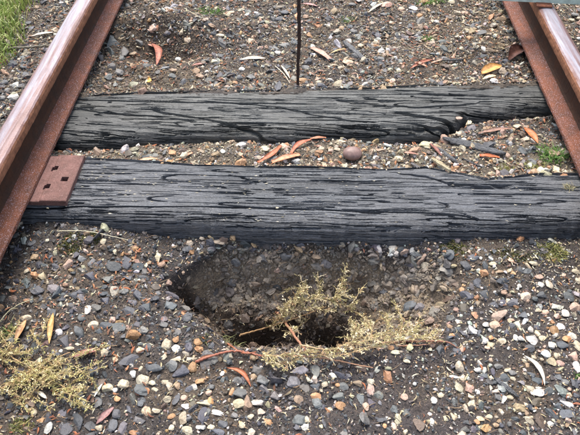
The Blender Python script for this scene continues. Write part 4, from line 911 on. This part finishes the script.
# ------------------------------------------------------------------ tufts and moss
def tuft(c, rx, ry, n, h, cols, label, name='grass_tuft', cat='grass', seed=0, up=1., wd=.0009, kind=None):
    r = np.random.default_rng(seed); A = Acc(); base = atg(*c); V = []; C = []
    sc = ppm(*base)
    for k in range(n):
        a = r.uniform(0, 6.28); q = r.random()**.6; x = base[0]+rx/sc*q*math.cos(a); y = base[1]+ry/sc*q*math.sin(a)
        z = gz(x, y) if not onsleeper(x, y, 0) else ZT
        L = h*r.uniform(.5, 1.2); dr = np.array([r.normal()*.6, r.normal()*.6, up*r.uniform(.5, 1.1)]); dr /= np.linalg.norm(dr); bend = np.array([r.normal()*.3, r.normal()*.3, -.35])*L
        sd = np.cross(dr, [r.normal(), r.normal(), .1]); sd /= np.linalg.norm(sd)+1e-9; w_ = wd*r.uniform(.7, 1.5); b0 = np.array([x, y, z-.001])
        m = b0+dr*L*.55+bend*.25; e = b0+dr*L+bend
        V += [b0-sd*w_, b0+sd*w_, m+sd*w_*.8, m-sd*w_*.8, e+sd*w_*.15, e-sd*w_*.15]; C += [np.array(cols[r.integers(len(cols))])*r.uniform(.7, 1.25)]*6
    i = np.arange(n)*6; f = np.concatenate([np.stack([i, i+1, i+2, i+3], 1), np.stack([i+3, i+2, i+4, i+5], 1)])
    A.add(np.array(V), f, np.array(C)); o = A.build(name, M_leafy); tag(o, label, cat, kind=kind); return o
GR = [(.13, .26, .05), (.18, .32, .07), (.09, .19, .04)]; MO = [(.10, .10, .025), (.14, .13, .035), (.07, .08, .025)]; YL = [(.42, .38, .13), (.34, .34, .12), (.26, .28, .08)]
tuft((210, 12), 14, 9, 130, .028, GR, 'bright green grass tuft at the top of the photo left of the rod', seed=1)
tuft((346, 21), 7, 5, 60, .018, GR, 'small green tuft at the top right of the rod', seed=2)
tuft((428, 40), 7, 6, 60, .02, GR, 'small green tuft between the dark stick and the orange leaf', seed=3)
tuft((432, 3), 16, 4, 120, .03, GR, 'green grass tuft at the very top right of the rod', seed=4)
tuft((551, 156), 13, 12, 230, .036, GR, 'green grass tuft beside the right rail between the sleepers', seed=5, up=1.3)
tuft((532, 166), 14, 6, 150, .016, YL, 'low yellow grass tuft left of the green tuft by the right rail', seed=6)
tuft((505, 168), 10, 5, 90, .012, YL, 'low pale moss tuft at the back of the near sleeper', name='moss_tuft', cat='moss', seed=7)
tuft((568, 191), 5, 4, 40, .018, [(.4, .35, .22), (.3, .3, .15)], 'tiny dry tuft growing in a hole of the near sleeper', seed=8)
tuft((70, 243), 13, 12, 620, .009, MO, 'dark green moss at the foot of the near sleeper on the left', name='moss_patch', cat='moss', seed=9, wd=.0012)
tuft((92, 238), 10, 8, 330, .009, MO, 'thin dark moss strip right of the larger left moss patch', name='moss_patch', cat='moss', seed=10, wd=.0012)
tuft((454, 249), 15, 9, 480, .009, MO, 'brown-green moss at the right edge of the pit under the sleeper', name='moss_patch', cat='moss', seed=11, wd=.0012)
tuft((552, 254), 14, 10, 330, .018, [(.3, .3, .08), (.2, .22, .06), (.4, .36, .16)], 'yellow-green mossy tuft at the foot of the near sleeper on the right', name='moss_patch', cat='moss', seed=12)
tuft((515, 256), 26, 7, 420, .008, MO, 'low moss line between the right moss patches', name='moss_patch', cat='moss', seed=13, wd=.0012)
tuft((228, 341), 12, 8, 90, .03, [(.24, .26, .1), (.32, .34, .16)], 'grey-green grass tuft at the front edge of the pit', seed=14, up=.6)
tuft((22, 428), 14, 8, 120, .02, [(.16, .2, .06), (.3, .26, .1)], 'olive grass tuft at the bottom left corner', seed=15)
tuft((8, 332), 9, 10, 120, .022, [(.22, .28, .09), (.4, .38, .18)], 'green and straw tuft at the left edge above the yellow sprigs', seed=16)
tuft((577, 376), 4, 3, 26, .012, GR, 'tiny green sprout at the right edge of the foreground', seed=17)
tuft((205, 340), 9, 6, 60, .014, MO, 'faint moss speck left of the pit tuft', name='moss_patch', cat='moss', seed=18)

# grass verge beyond the ballast shoulder on the left
def verge(x0, x1, y0, y1, n, seed, edge):
    r = np.random.default_rng(seed); x = r.uniform(x0, x1, n); y = r.uniform(y0, y1, n); k = edge(x, y, r); x, y = x[k], y[k]; n = len(x)
    z = H(x, y); L = r.uniform(.025, .07, n); a = r.uniform(0, 6.28, n); ln = r.uniform(.1, .9, n)*L; dx, dy = np.cos(a)*ln, np.sin(a)*ln; w_ = .0018
    sx, sy = -np.sin(a)*w_, np.cos(a)*w_
    V = np.stack([np.stack([x-sx, y-sy, z], -1), np.stack([x+sx, y+sy, z], -1), np.stack([x+dx*.5+sx*.8, y+dy*.5+sy*.8, z+L*.65], -1), np.stack([x+dx*.5-sx*.8, y+dy*.5-sy*.8, z+L*.65], -1), np.stack([x+dx, y+dy, z+L*.8], -1)], 1)
    i = np.arange(n)*5; F4 = np.stack([i, i+1, i+2, i+3], 1); F3_ = np.stack([i+3, i+2, i+4], 1)
    col = np.array([(.26, .34, .08), (.32, .38, .11), (.18, .27, .06), (.4, .4, .17)])[r.integers(0, 4, n)]*r.uniform(.7, 1.25, (n, 1))
    o = obj_np('grass', V.reshape(-1, 3), [F4, F3_], M_leafy, col=np.repeat(col, 5, 0)); tag(o, 'short green grass growing on the verge left of the ballast', 'grass', kind='stuff')
eL = at(2, 78, -.03); eT = at(36, 0, -.05)
def edge(x, y, r):
    xe = eL[0]+(eT[0]-eL[0])*(y-eL[1])/(eT[1]-eL[1])+.05*vn(y*9, y*0, 4); return x+r.normal(scale=.02, size=len(x)) < xe
verge(-2.1, -.75, 1.56, 3.2, 42000, 3, edge)
for o in S.objects:
    if o.type == 'MESH' and o.name.startswith('stone'): pass
print('STONES', len(stones), 'TRIS', sum(sum(len(p.vertices)-2 for p in []) or len(m.loops)//2 for m in bpy.data.meshes))
